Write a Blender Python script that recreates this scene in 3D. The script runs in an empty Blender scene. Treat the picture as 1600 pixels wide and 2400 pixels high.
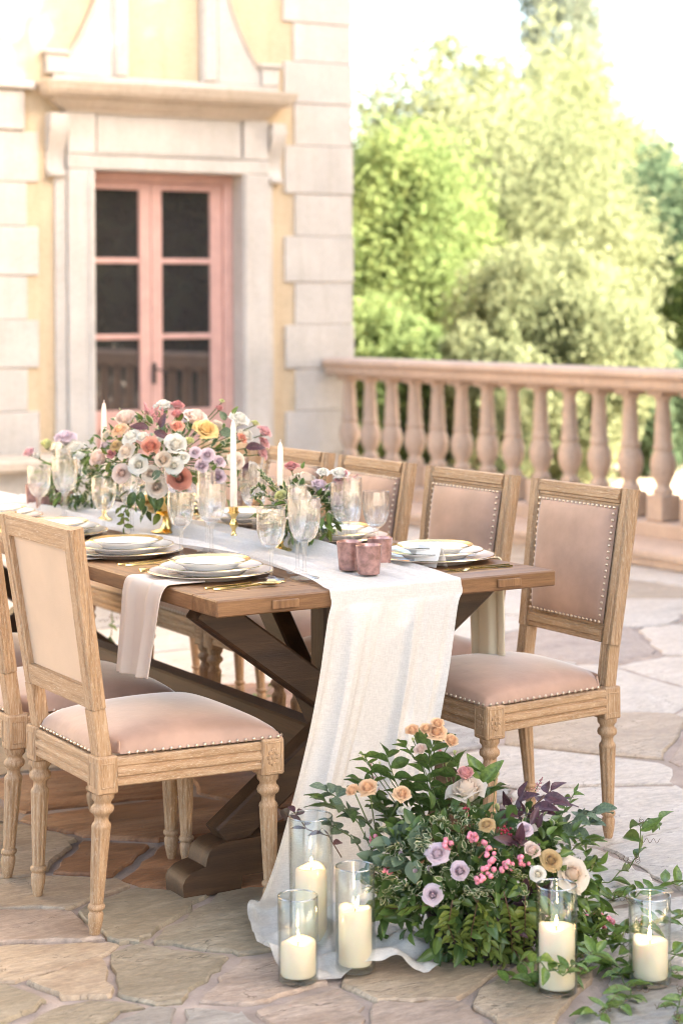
import bpy, math, random
import numpy as np
from mathutils import Vector, Matrix

random.seed(7)
rng = np.random.default_rng(11)
SC = bpy.context.scene
COL = SC.collection
R = math.radians
PI = math.pi

# ---------------------------------------------------------------- camera
# world: x across the table, y along the table, origin at its draped corner
YAW = R(30.5); CAM = (-2.111, -4.192, 1.49); FPX = 4500.0; HOR = 726.0; ROLL = .0061
cd = bpy.data.cameras.new('camera'); cam = bpy.data.objects.new('camera', cd); COL.objects.link(cam)
cam.matrix_world = Matrix.Translation(CAM) @ Matrix.Rotation(-YAW, 4, 'Z') @ Matrix.Rotation(PI/2, 4, 'X') @ Matrix.Rotation(-ROLL, 4, 'Z')
cd.sensor_fit = 'HORIZONTAL'; cd.sensor_width = 36; cd.lens = 36*FPX/1600
cd.shift_y = -(1200-HOR)/1600
cd.clip_start = .1; cd.clip_end = 600
cd.dof.use_dof = True; cd.dof.focus_distance = 4.88; cd.dof.aperture_fstop = 4.7
SC.camera = cam
# ---------------------------------------------------------------- light
SUN_EL = R(27); SUN_H = Vector((.666, -.74)).normalized()
SUNV = Vector((SUN_H.x*math.cos(SUN_EL), SUN_H.y*math.cos(SUN_EL), math.sin(SUN_EL)))
W = bpy.data.worlds.new('World'); SC.world = W; W.use_nodes = True
wn = W.node_tree; bg = wn.nodes['Background']
sky = wn.nodes.new('ShaderNodeTexSky'); sky.sky_type = 'NISHITA'; sky.sun_disc = False
sky.sun_elevation = SUN_EL; sky.sun_rotation = math.atan2(SUN_H.x, SUN_H.y)
sky.air_density = .8; sky.dust_density = 3.0; sky.ozone_density = 1.0
tint = wn.nodes.new('ShaderNodeMix'); tint.data_type = 'RGBA'; tint.blend_type = 'MULTIPLY'
tint.inputs[0].default_value = 1.0; tint.inputs[7].default_value = (.935, .85, .745, 1)   # white balance for shade
wn.links.new(sky.outputs[0], tint.inputs[6]); wn.links.new(tint.outputs[2], bg.inputs[0])
bg.inputs[1].default_value = .15
sl = bpy.data.lights.new('sun', 'SUN'); sl.energy = 3.4; sl.angle = R(.55); sl.color = (1, .92, .80)
so = bpy.data.objects.new('sun', sl); COL.objects.link(so)
so.rotation_euler = SUNV.to_track_quat('Z', 'Y').to_euler(); so.location = SUNV*40
SC.view_settings.view_transform = 'Standard'; SC.view_settings.look = 'None'
SC.view_settings.gamma = 1.0; SC.view_settings.use_curve_mapping = False
SC.view_settings.exposure = 3.48
SC.render.engine = 'CYCLES'
cy = SC.cycles
cy.use_denoising = True
try: cy.denoiser = 'OPENIMAGEDENOISE'
except Exception: pass
cy.max_bounces = 10; cy.transparent_max_bounces = 24; cy.transmission_bounces = 10; cy.glossy_bounces = 4; cy.diffuse_bounces = 4
cy.caustics_reflective = False; cy.caustics_refractive = False; cy.sample_clamp_indirect = 6
cy.use_adaptive_sampling = False
cy.filter_width = 1.0

# ---------------------------------------------------------------- pixel helpers (photograph 1600x2400)
def ray(x, y):
    dx = x-800; dy = y-HOR
    rx = (dx-ROLL*dy)/FPX; rz = -(dy+ROLL*dx)/FPX
    return (rx*math.cos(YAW)+math.sin(YAW), -rx*math.sin(YAW)+math.cos(YAW), rz)
def on_z(x, y, z):
    d = ray(x, y); k = (z-CAM[2])/d[2]; return Vector((CAM[0]+d[0]*k, CAM[1]+d[1]*k, z))
def on_t(x, y, t):
    d = ray(x, y); k = (t-CAM[1])/d[1]; return Vector((CAM[0]+d[0]*k, t, CAM[2]+d[2]*k))
def on_s(x, y, s):
    d = ray(x, y); k = (s-CAM[0])/d[0]; return Vector((s, CAM[1]+d[1]*k, CAM[2]+d[2]*k))
def at_d(x, y, k):
    d = ray(x, y); return Vector((CAM[0]+d[0]*k, CAM[1]+d[1]*k, CAM[2]+d[2]*k))
FWD = Vector((math.sin(YAW), math.cos(YAW), 0)); RIGHT = Vector((math.cos(YAW), -math.sin(YAW), 0))

# ---------------------------------------------------------------- object helpers
def link(o, parent=None):
    COL.objects.link(o)
    if parent is not None: o.parent = parent
    return o
def tag(o, label=None, cat=None, group=None, kind=None):
    if label: o['label'] = label
    if cat: o['category'] = cat
    if group: o['group'] = group
    if kind: o['kind'] = kind
    return o
def thing(name, label, cat, loc=(0, 0, 0), rz=0, group=None):
    o = bpy.data.objects.new(name, None); o.empty_display_size = .1; link(o)
    o.location = loc; o.rotation_euler = (0, 0, rz)
    return tag(o, label, cat, group)
def dup(root, loc, rz, label, group=None):
    r = root.copy(); link(r); r.location = loc; r.rotation_euler = (0, 0, rz); r['label'] = label
    if group: r['group'] = group
    for ch in list(root.children):
        c = ch.copy(); link(c, r)
        for g in list(ch.children):
            link(g.copy(), c)
    return r
def mesh_from(name, V, F, mat, smooth=True, sharp=40):
    me = bpy.data.meshes.new(name); me.from_pydata([tuple(v) for v in V], [], [tuple(f) for f in F])
    if mat is not None: me.materials.append(mat)
    if smooth:
        me.shade_smooth()
        if sharp: me.set_sharp_from_angle(angle=R(sharp))
    me.update(); return me
def put(name, me, parent=None, loc=None, rot=None):
    o = bpy.data.objects.new(name, me); link(o, parent)
    if loc is not None: o.location = loc
    if rot is not None: o.rotation_euler = rot
    return o
class MB:
    def __init__(s): s.V = []; s.F = []
    def add(s, V, F, M=None):
        n = len(s.V)
        s.V += [tuple(M @ Vector(v)) for v in V] if M is not None else [tuple(v) for v in V]
        s.F += [tuple(i+n for i in f) for f in F]; return s
    def box(s, c, d, b=.003, M=None):
        V, F = cbox(c, d, b); return s.add(V, F, M)
    def lathe(s, prof, n=24, c=(0, 0, 0), flute=None, M=None, cap=True):
        V, F = lathe(prof, n, flute, cap); return s.add([(v[0]+c[0], v[1]+c[1], v[2]+c[2]) for v in V], F, M)
    def tube(s, pts, r, n=6):
        V, F = tube(pts, r, n); return s.add(V, F)
    def sweep(s, prof, p0, p1, xa=(1, 0, 0), sc0=1, sc1=1):
        V, F = sweep(prof, p0, p1, xa, sc0, sc1); return s.add(V, F)
    def mesh(s, name, mat, smooth=True, sharp=40): return mesh_from(name, s.V, s.F, mat, smooth, sharp)
    def build(s, name, mat, parent=None, smooth=True, sharp=40): return put(name, s.mesh(name, mat, smooth, sharp), parent)
def cbox(c, d, b=.003):
    """box with chamfered edges: centre c, full size d"""
    hx, hy, hz = d[0]/2, d[1]/2, d[2]/2; b = min(b, hx*.9, hy*.9, hz*.9); V = []; idx = {}
    for sx in (-1, 1):
        for sy in (-1, 1):
            for sz in (-1, 1):
                for ax in range(3):
                    p = [sx*(hx-b), sy*(hy-b), sz*(hz-b)]; p[ax] += (sx, sy, sz)[ax]*b
                    idx[(sx, sy, sz, ax)] = len(V); V.append((p[0]+c[0], p[1]+c[1], p[2]+c[2]))
    F = []
    for ax in range(3):
        a1, a2 = [a for a in range(3) if a != ax]
        for s in (-1, 1):
            q = []
            for (i, j) in ((-1, -1), (1, -1), (1, 1), (-1, 1)):
                k = [0, 0, 0]; k[ax] = s; k[a1] = i; k[a2] = j; q.append(idx[(*k, ax)])
            if (s > 0) == (ax == 1): q.reverse()
            F.append(q)
        for i in (-1, 1):
            for j in (-1, 1):
                k0 = [0, 0, 0]; k1 = [0, 0, 0]; k0[ax] = -1; k1[ax] = 1
                for k in (k0, k1): k[a1] = i; k[a2] = j
                q = [idx[(*k0, a1)], idx[(*k1, a1)], idx[(*k1, a2)], idx[(*k0, a2)]]
                if (i*j > 0) == (ax == 1): q.reverse()
                F.append(q)
    for sx in (-1, 1):
        for sy in (-1, 1):
            for sz in (-1, 1):
                q = [idx[(sx, sy, sz, a)] for a in range(3)]
                if sx*sy*sz < 0: q.reverse()
                F.append(q)
    return V, F
def lathe(prof, n=24, flute=None, cap=True):
    """prof: list of (r,z); flute(z,ang)->factor"""
    V = []; F = []; m = len(prof)
    for (r, z) in prof:
        for k in range(n):
            a = 2*PI*k/n; q = r*(flute(z, a) if flute else 1); V.append((q*math.cos(a), q*math.sin(a), z))
    for j in range(m-1):
        for k in range(n):
            k2 = (k+1) % n; F.append((j*n+k, j*n+k2, (j+1)*n+k2, (j+1)*n+k))
    if cap:
        if prof[0][0] > 1e-5: F.append(tuple(range(n-1, -1, -1)))
        if prof[-1][0] > 1e-5: F.append(tuple((m-1)*n+k for k in range(n)))
    return V, F
def tube(pts, r, n=6):
    P = [Vector(p) for p in pts]; V = []; F = []; m = len(P)
    up = Vector((.13, .31, .94)).normalized()
    for i, p in enumerate(P):
        t = (P[min(i+1, m-1)]-P[max(i-1, 0)]).normalized(); x = t.cross(up)
        if x.length < 1e-3: x = t.cross(Vector((1, 0, 0)))
        x.normalize(); y = t.cross(x); rr = r[i] if hasattr(r, '__len__') else r
        for k in range(n):
            a = 2*PI*k/n; V.append(tuple(p+x*rr*math.cos(a)+y*rr*math.sin(a)))
    for j in range(m-1):
        for k in range(n):
            k2 = (k+1) % n; F.append((j*n+k, (j+1)*n+k, (j+1)*n+k2, j*n+k2))
    F.append(tuple(range(n))); F.append(tuple((m-1)*n+k for k in range(n-1, -1, -1)))
    return V, F
def sweep(prof, p0, p1, xa=(1, 0, 0), sc0=1, sc1=1):
    """2D polygon prof (x along xa, y along the remaining axis) swept straight p0 -> p1"""
    p0 = Vector(p0); p1 = Vector(p1); t = (p1-p0).normalized(); x = Vector(xa); x = (x-t*x.dot(t)).normalized(); y = t.cross(x)
    n = len(prof); V = [tuple(p0+x*a*sc0+y*b*sc0) for a, b in prof]+[tuple(p1+x*a*sc1+y*b*sc1) for a, b in prof]
    F = [(k, (k+1) % n, n+(k+1) % n, n+k) for k in range(n)]; F.append(tuple(range(n-1, -1, -1))); F.append(tuple(range(n, 2*n)))
    return V, F
def grid_faces(nu, nv, flip=False):
    F = []
    for j in range(nv-1):
        for i in range(nu-1):
            a = j*nu+i; q = (a, a+1, a+1+nu, a+nu); F.append(q[::-1] if flip else q)
    return F
def scatter(TV, TF, mats, extra=None):
    """template verts (n,3), faces (m,k) copied by 4x4 matrices (N,4,4) -> big arrays"""
    TV = np.asarray(TV, float); TF = np.asarray(TF, int); M = np.asarray(mats, float); N = len(M); n = len(TV)
    P = np.einsum('nij,vj->nvi', M[:, :3, :3], TV)+M[:, None, :3, 3]
    F = TF[None]+(np.arange(N)*n)[:, None, None]
    return P.reshape(-1, 3), F.reshape(-1, TF.shape[1])
def fast_mesh(name, P, F, mat, smooth=True, cols=None):
    me = bpy.data.meshes.new(name); P = np.asarray(P, np.float32); F = np.asarray(F, np.int32); k = F.shape[1]
    me.vertices.add(len(P)); me.vertices.foreach_set('co', P.ravel())
    me.loops.add(F.size); me.loops.foreach_set('vertex_index', F.ravel())
    me.polygons.add(len(F)); me.polygons.foreach_set('loop_start', np.arange(0, F.size, k, dtype=np.int32))
    me.update(calc_edges=True)
    if cols is not None:
        a = me.attributes.new('c', 'FLOAT', 'POINT'); a.data.foreach_set('value', np.asarray(cols, np.float32).ravel())
    if mat is not None: me.materials.append(mat)
    if smooth: me.shade_smooth()
    return me
def set_c(me, vals):
    a = me.attributes.new('c', 'FLOAT', 'POINT'); a.data.foreach_set('value', np.asarray(vals, np.float32)); return me
def frame_mat(pos, d, up, scale=1.0):
    """4x4 whose +Y is d, +Z near up"""
    y = Vector(d).normalized(); x = y.cross(Vector(up))
    if x.length < 1e-4: x = y.cross(Vector((1, .2, 0)))
    x.normalize(); z = x.cross(y)
    M = Matrix(((x.x, y.x, z.x, 0), (x.y, y.y, z.y, 0), (x.z, y.z, z.z, 0), (0, 0, 0, 1)))
    return Matrix.Translation(pos) @ M @ Matrix.Scale(scale, 4)

# ---------------------------------------------------------------- materials
def nodes_of(name):
    m = bpy.data.materials.new(name); m.use_nodes = True; nt = m.node_tree; return m, nt, nt.nodes['Principled BSDF']
def N(nt, typ, **kw):
    n = nt.nodes.new(typ)
    for k, v in kw.items(): setattr(n, k, v)
    return n
def ramp(nt, stops):
    n = nt.nodes.new('ShaderNodeValToRGB'); e = n.color_ramp.elements
    while len(e) < len(stops): e.new(.5)
    for i, (p, c) in enumerate(stops): e[i].position = p; e[i].color = (*c, 1)
    return n
def coords(nt, scale=(1, 1, 1), typ='Object', rnd=True):
    tc = N(nt, 'ShaderNodeTexCoord'); mp = N(nt, 'ShaderNodeMapping'); mp.inputs['Scale'].default_value = scale
    nt.links.new(tc.outputs[typ], mp.inputs[0])
    if rnd:
        oi = N(nt, 'ShaderNodeObjectInfo'); sc = N(nt, 'ShaderNodeVectorMath', operation='SCALE')
        cx = N(nt, 'ShaderNodeCombineXYZ'); nt.links.new(oi.outputs['Random'], cx.inputs[0]); nt.links.new(oi.outputs['Random'], cx.inputs[1])
        nt.links.new(cx.outputs[0], sc.inputs[0]); sc.inputs['Scale'].default_value = 37.0
        nt.links.new(sc.outputs[0], mp.inputs['Location'])
    return mp.outputs[0]
def noise(nt, vec, scale=5, detail=4, rough=.55, dist=0):
    n = N(nt, 'ShaderNodeTexNoise'); n.inputs['Scale'].default_value = scale; n.inputs['Detail'].default_value = detail
    n.inputs['Roughness'].default_value = rough; n.inputs['Distortion'].default_value = dist; nt.links.new(vec, n.inputs['Vector']); return n
def bump(nt, p, h, strength=.3, dist=.01):
    b = N(nt, 'ShaderNodeBump'); b.inputs['Strength'].default_value = strength; b.inputs['Distance'].default_value = dist
    nt.links.new(h, b.inputs['Height']); nt.links.new(b.outputs[0], p.inputs['Normal']); return b
def simple(name, col, rough=.5, metal=0, var=.0, scale=8, bmp=0, bscale=40, **kw):
    """principled with mottled colour"""
    m, nt, p = nodes_of(name); p.inputs['Roughness'].default_value = rough; p.inputs['Metallic'].default_value = metal
    if var or bmp:
        v = coords(nt)
    if var:
        n = noise(nt, v, scale, 5)
        lo = tuple(c*(1-var) for c in col); hi = tuple(min(1, c*(1+var)) for c in col)
        r = ramp(nt, [(.28, lo), (.72, hi)]); nt.links.new(n.outputs[0], r.inputs[0]); nt.links.new(r.outputs[0], p.inputs['Base Color'])
    else: p.inputs['Base Color'].default_value = (*col, 1)
    if bmp:
        b = noise(nt, v, bscale, 6, .6); bump(nt, p, b.outputs[0], bmp, .004)
    for k, val in kw.items(): p.inputs[k.replace('_', ' ')].default_value = val
    return m
def wood(name, axis, dark, mid, light, rough=.55, stretch=14, scale=14, lime=None, bmp=.25):
    """wood whose grain runs along a local axis; lime = pale paste in the pores"""
    m, nt, p = nodes_of(name); s = [stretch*1.0]*3; s['xyz'.index(axis)] = 1.0
    v = coords(nt, tuple(q*.35 for q in s))
    n1 = noise(nt, v, scale*.5, 6, .6, .4); n2 = noise(nt, v, scale*4, 5, .7)
    r = ramp(nt, [(.25, dark), (.5, mid), (.75, light)]); nt.links.new(n1.outputs[0], r.inputs[0])
    mx = N(nt, 'ShaderNodeMix', data_type='RGBA', blend_type='MULTIPLY'); mx.inputs[0].default_value = .55
    r2 = ramp(nt, [(.3, (.55, .5, .45)), (.6, (1, 1, 1))]); nt.links.new(n2.outputs[0], r2.inputs[0])
    nt.links.new(r.outputs[0], mx.inputs[6]); nt.links.new(r2.outputs[0], mx.inputs[7]); out = mx.outputs[2]
    if lime:
        n3 = noise(nt, v, scale*3, 4, .7); r3 = ramp(nt, [(.54, (0, 0, 0)), (.68, (.75, .75, .75))]); nt.links.new(n3.outputs[0], r3.inputs[0])
        m2 = N(nt, 'ShaderNodeMix', data_type='RGBA'); nt.links.new(r3.outputs[0], m2.inputs[0]); nt.links.new(out, m2.inputs[6]); m2.inputs[7].default_value = (*lime, 1); out = m2.outputs[2]
    nt.links.new(out, p.inputs['Base Color']); p.inputs['Roughness'].default_value = rough
    bump(nt, p, n2.outputs[0], bmp, .003); return m
def stone_mat(name, cols, rough=.5, streak=(1, 2.6, 1), scale=3.2, bmp=.8):
    """cleft slate: broad colour drifts, layered cleavage steps, thin dark seams and pale scuffs"""
    m, nt, p = nodes_of(name); v = coords(nt, streak)
    n1 = noise(nt, v, scale, 9, .65, 1.1); n2 = noise(nt, v, scale*9, 8, .72); n3 = noise(nt, v, scale*.9, 5, .6, 2.2); n4 = noise(nt, v, scale*30, 3, .6)
    st = [(.3+.4*i/(len(cols)-1), c) for i, c in enumerate(cols)]
    r = ramp(nt, st); nt.links.new(n1.outputs[0], r.inputs[0])
    mx = N(nt, 'ShaderNodeMix', data_type='RGBA', blend_type='OVERLAY'); mx.inputs[0].default_value = .6
    r2 = ramp(nt, [(.3, (.22, .22, .22)), (.7, (.76, .75, .73))]); nt.links.new(n2.outputs[0], r2.inputs[0])
    nt.links.new(r.outputs[0], mx.inputs[6]); nt.links.new(r2.outputs[0], mx.inputs[7])
    # seams where the warped noise crosses its middle
    sb = N(nt, 'ShaderNodeMath', operation='SUBTRACT'); sb.inputs[1].default_value = .5; nt.links.new(n3.outputs[0], sb.inputs[0]); ab = N(nt, 'ShaderNodeMath', operation='ABSOLUTE'); nt.links.new(sb.outputs[0], ab.inputs[0])
    rs = ramp(nt, [(.0, (1, 1, 1)), (.010, (0, 0, 0))]); nt.links.new(ab.outputs[0], rs.inputs[0])
    gate = ramp(nt, [(.52, (0, 0, 0)), (.58, (.85, .85, .85))]); nt.links.new(n1.outputs[0], gate.inputs[0]); gm = N(nt, 'ShaderNodeMath', operation='MULTIPLY'); nt.links.new(rs.outputs[0], gm.inputs[0]); nt.links.new(gate.outputs[0], gm.inputs[1])
    m3 = N(nt, 'ShaderNodeMix', data_type='RGBA'); nt.links.new(gm.outputs[0], m3.inputs[0]); nt.links.new(mx.outputs[2], m3.inputs[6]); m3.inputs[7].default_value = (cols[0][0]*.35, cols[0][1]*.33, cols[0][2]*.33, 1)
    sc = ramp(nt, [(.66, (0, 0, 0)), (.80, (.5, .5, .5))]); nt.links.new(n4.outputs[0], sc.inputs[0])
    m4 = N(nt, 'ShaderNodeMix', data_type='RGBA'); nt.links.new(sc.outputs[0], m4.inputs[0]); nt.links.new(m3.outputs[2], m4.inputs[6]); m4.inputs[7].default_value = (.55, .48, .42, 1)
    nt.links.new(m4.outputs[2], p.inputs['Base Color'])
    rr = N(nt, 'ShaderNodeMapRange'); rr.inputs[3].default_value = rough-.12; rr.inputs[4].default_value = rough+.2; nt.links.new(n2.outputs[0], rr.inputs[0]); nt.links.new(rr.outputs[0], p.inputs['Roughness'])
    # stepped height for the cleavage layers
    sn = N(nt, 'ShaderNodeMath', operation='SNAP'); sn.inputs[1].default_value = .09; nt.links.new(n1.outputs[0], sn.inputs[0])
    ml = N(nt, 'ShaderNodeMath', operation='MULTIPLY_ADD'); ml.inputs[1].default_value = .25; nt.links.new(n2.outputs[0], ml.inputs[0]); nt.links.new(sn.outputs[0], ml.inputs[2])
    m5 = N(nt, 'ShaderNodeMath', operation='MULTIPLY_ADD'); m5.inputs[1].default_value = -.3; nt.links.new(gm.outputs[0], m5.inputs[0]); nt.links.new(ml.outputs[0], m5.inputs[2])
    bump(nt, p, m5.outputs[0], bmp, .012); return m
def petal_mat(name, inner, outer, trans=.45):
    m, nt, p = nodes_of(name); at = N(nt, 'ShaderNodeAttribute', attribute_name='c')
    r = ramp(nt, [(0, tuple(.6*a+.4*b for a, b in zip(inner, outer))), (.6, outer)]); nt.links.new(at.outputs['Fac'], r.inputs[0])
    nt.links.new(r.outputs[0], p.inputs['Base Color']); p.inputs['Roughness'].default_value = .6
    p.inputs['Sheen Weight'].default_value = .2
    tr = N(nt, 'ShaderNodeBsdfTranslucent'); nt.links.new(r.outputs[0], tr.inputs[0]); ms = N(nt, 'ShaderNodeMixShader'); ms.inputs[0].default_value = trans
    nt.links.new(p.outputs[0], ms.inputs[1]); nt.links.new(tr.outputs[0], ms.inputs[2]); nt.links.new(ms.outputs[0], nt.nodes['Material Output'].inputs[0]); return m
def leaf_mat(name, col, edge=None, rough=.35, trans=.25, var=.35):
    """leaf: attribute c = 0 at the midrib, 1 at the margin"""
    m, nt, p = nodes_of(name); v = coords(nt, (1, 1, 1)); n = noise(nt, v, 9, 3)
    lo = tuple(c*(1-var) for c in col); hi = (col[0]*(1+var*1.3), col[1]*(1+var), col[2]*(1+var*.6))
    r = ramp(nt, [(.3, lo), (.7, hi)]); nt.links.new(n.outputs[0], r.inputs[0]); out = r.outputs[0]
    at = N(nt, 'ShaderNodeAttribute', attribute_name='c')
    e = edge or tuple(c*.85 for c in col)
    lo_ = .62 if edge else .05
    r2 = ramp(nt, [(lo_, (0, 0, 0)), (lo_+.12, (1, 1, 1))] if edge else [(.0, (.35, .35, .35)), (.16, (0, 0, 0))]); nt.links.new(at.outputs['Fac'], r2.inputs[0])
    mx = N(nt, 'ShaderNodeMix', data_type='RGBA'); nt.links.new(r2.outputs[0], mx.inputs[0]); nt.links.new(out, mx.inputs[6])
    mx.inputs[7].default_value = (*(edge or tuple(min(1, c*1.9) for c in col)), 1); out = mx.outputs[2]
    nt.links.new(out, p.inputs['Base Color']); p.inputs['Roughness'].default_value = rough
    tr = N(nt, 'ShaderNodeBsdfTranslucent'); nt.links.new(out, tr.inputs[0]); ms = N(nt, 'ShaderNodeMixShader'); ms.inputs[0].default_value = trans
    nt.links.new(p.outputs[0], ms.inputs[1]); nt.links.new(tr.outputs[0], ms.inputs[2]); nt.links.new(ms.outputs[0], nt.nodes['Material Output'].inputs[0]); return m
def cloth_mat(name, col, alpha=0.0, trans=.4, weave=900, bmp=.3):
    m, nt, p = nodes_of(name); v = coords(nt, (1, 1, 1), rnd=False)
    n = noise(nt, v, weave*.25, 2); p.inputs['Base Color'].default_value = (*col, 1); p.inputs['Roughness'].default_value = .85; p.inputs['Sheen Weight'].default_value = .15
    bump(nt, p, n.outputs[0], bmp, .001)
    tr = N(nt, 'ShaderNodeBsdfTranslucent'); tr.inputs[0].default_value = (*col, 1); ms = N(nt, 'ShaderNodeMixShader'); ms.inputs[0].default_value = trans
    nt.links.new(p.outputs[0], ms.inputs[1]); nt.links.new(tr.outputs[0], ms.inputs[2]); out = ms.outputs[0]
    if alpha:
        tp = N(nt, 'ShaderNodeBsdfTransparent'); m2 = N(nt, 'ShaderNodeMixShader')
        sv = coords(nt, (1, 1, .12), rnd=False); n2 = noise(nt, sv, 520, 2, .6); sv2 = coords(nt, (.12, .12, 1), rnd=False); n3 = noise(nt, sv2, 520, 2, .6)
        ad = N(nt, 'ShaderNodeMath', operation='ADD'); nt.links.new(n2.outputs[0], ad.inputs[0]); nt.links.new(n3.outputs[0], ad.inputs[1])
        mr = N(nt, 'ShaderNodeMapRange'); mr.inputs[1].default_value = .75; mr.inputs[2].default_value = 1.25; mr.inputs[3].default_value = max(0, alpha-.07); mr.inputs[4].default_value = alpha+.07
        nt.links.new(ad.outputs[0], mr.inputs[0]); nt.links.new(mr.outputs[0], m2.inputs[0])
        nt.links.new(out, m2.inputs[1]); nt.links.new(tp.outputs[0], m2.inputs[2]); out = m2.outputs[0]
    nt.links.new(out, nt.nodes['Material Output'].inputs[0]); return m
def thin_glass(name, tint=(1, 1, 1), edge=(.62, .66, .64), rough=.01, top=.9, low=.045):
    """clear blown glass wall: grazing reflection over straight transmission, denser where the wall is seen edge-on"""
    m, nt, p = nodes_of(name); nt.nodes.remove(p); tp = N(nt, 'ShaderNodeBsdfTransparent')
    gl = N(nt, 'ShaderNodeBsdfGlossy'); gl.inputs['Roughness'].default_value = rough; lw = N(nt, 'ShaderNodeLayerWeight'); lw.inputs[0].default_value = .5
    pw = N(nt, 'ShaderNodeMath', operation='POWER'); pw.inputs[1].default_value = 4.0; nt.links.new(lw.outputs['Facing'], pw.inputs[0])
    rc = ramp(nt, [(.0, tint), (.5, tuple(.7*a+.3*b for a, b in zip(tint, edge))), (1, edge)]); nt.links.new(pw.outputs[0], rc.inputs[0]); nt.links.new(rc.outputs[0], tp.inputs[0])
    fr = N(nt, 'ShaderNodeMapRange'); fr.inputs[3].default_value = low; fr.inputs[4].default_value = top; nt.links.new(pw.outputs[0], fr.inputs[0])
    ms = N(nt, 'ShaderNodeMixShader'); nt.links.new(fr.outputs[0], ms.inputs[0]); nt.links.new(tp.outputs[0], ms.inputs[1]); nt.links.new(gl.outputs[0], ms.inputs[2])
    nt.links.new(ms.outputs[0], nt.nodes['Material Output'].inputs[0]); return m
def crystal_mat(name, m):
    """cut crystal: clear wall with bright facets, a little real refraction mixed in"""
    m.name = name; nt = m.node_tree; out = nt.nodes['Material Output']; src = out.inputs[0].links[0].from_socket
    g = N(nt, 'ShaderNodeBsdfGlass'); g.inputs['IOR'].default_value = 1.5; g.inputs['Roughness'].default_value = 0.0
    ms = N(nt, 'ShaderNodeMixShader'); ms.inputs[0].default_value = .14; nt.links.new(src, ms.inputs[1]); nt.links.new(g.outputs[0], ms.inputs[2]); nt.links.new(ms.outputs[0], out.inputs[0]); return m
def emit(name, col, st):
    m, nt, p = nodes_of(name); p.inputs['Base Color'].default_value = (0, 0, 0, 1); p.inputs['Emission Color'].default_value = (*col, 1); p.inputs['Emission Strength'].default_value = st; return m
M = {}
OAK = dict(dark=(.23, .13, .062), mid=(.395, .245, .13), light=(.50, .34, .205), lime=(.68, .58, .46), rough=.6, stretch=24, scale=38)
for ax in 'xyz': M['oak_'+ax] = wood('limed_oak_'+ax, ax, **OAK)
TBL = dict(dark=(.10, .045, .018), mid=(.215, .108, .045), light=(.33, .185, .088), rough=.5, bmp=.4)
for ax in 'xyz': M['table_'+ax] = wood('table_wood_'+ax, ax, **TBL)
LEGW = dict(dark=(.022, .010, .0045), mid=(.045, .021, .0085), light=(.08, .04, .017), rough=.5, bmp=.35)  # darker leg stain, with the shade under the table put into the colour
for ax in 'xyz': M['leg_'+ax] = wood('shaded_trestle_wood_'+ax, ax, **LEGW)
M['velvet'] = simple('dusty_pink_velvet', (.375, .235, .172), .6, var=.24, scale=7, bmp=.2, bscale=30, Sheen_Weight=.85, Sheen_Roughness=.35)
M['back_fabric'] = simple('chair_back_cloth', (.56, .41, .285), .8, var=.08, scale=5, bmp=.2, bscale=420)
M['brass'] = simple('antique_brass', (.62, .47, .30), .28, 1.0)
M['nail'] = simple('nailhead_metal', (.62, .51, .40), .28, 1.0)
M['gold'] = simple('polished_gold', (.83, .60, .24), .2, 1.0, var=.1, scale=60)
M['porcelain'] = simple('white_porcelain', (.82, .80, .77), .08)
M['ivory_charger'] = simple('blush_pearl_glass', (.74, .66, .61), .12, var=.05, scale=14)
M['crystal'] = crystal_mat('cut_crystal', thin_glass('clear_glass', (.985, .99, .995), (.45, .48, .51), 0.0, .95, .085))
M['hurricane'] = thin_glass('hurricane_glass', (.97, .985, .975))
M['rim_glass'] = thin_glass('polished_glass_rim', (.80, .82, .81), (.35, .38, .37), .0, .95, .35)
M['base_glass'] = crystal_mat('thick_glass_base', thin_glass('x', (.93, .95, .94), (.5, .55, .53), 0.0, .9, .12))
M['wax'] = simple('ivory_wax', (.79, .68, .52), .45, Subsurface_Weight=.5, Subsurface_Scale=.03, Subsurface_Radius=(1, .7, .4))
M['taper_wax'] = simple('blush_wax', (.83, .71, .60), .4, Subsurface_Weight=.4, Subsurface_Scale=.02, Subsurface_Radius=(1, .7, .4))
M['wick'] = simple('charred_wick', (.02, .017, .015), .9)
M['flame'] = emit('candle_flame', (1, .66, .28), 14)
M['mercury'] = simple('mauve_mercury_glass', (.40, .24, .215), .25, .55, var=.4, scale=60)
M['paper'] = simple('card_paper', (.88, .85, .80), .8)
M['gauze'] = cloth_mat('cotton_gauze', (.85, .82, .78), .24, .2)
M['linen'] = cloth_mat('blush_linen', (.86, .79, .72), 0, .25)
M['cream_linen'] = cloth_mat('cream_linen', (.80, .72, .55), 0, .25)
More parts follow.
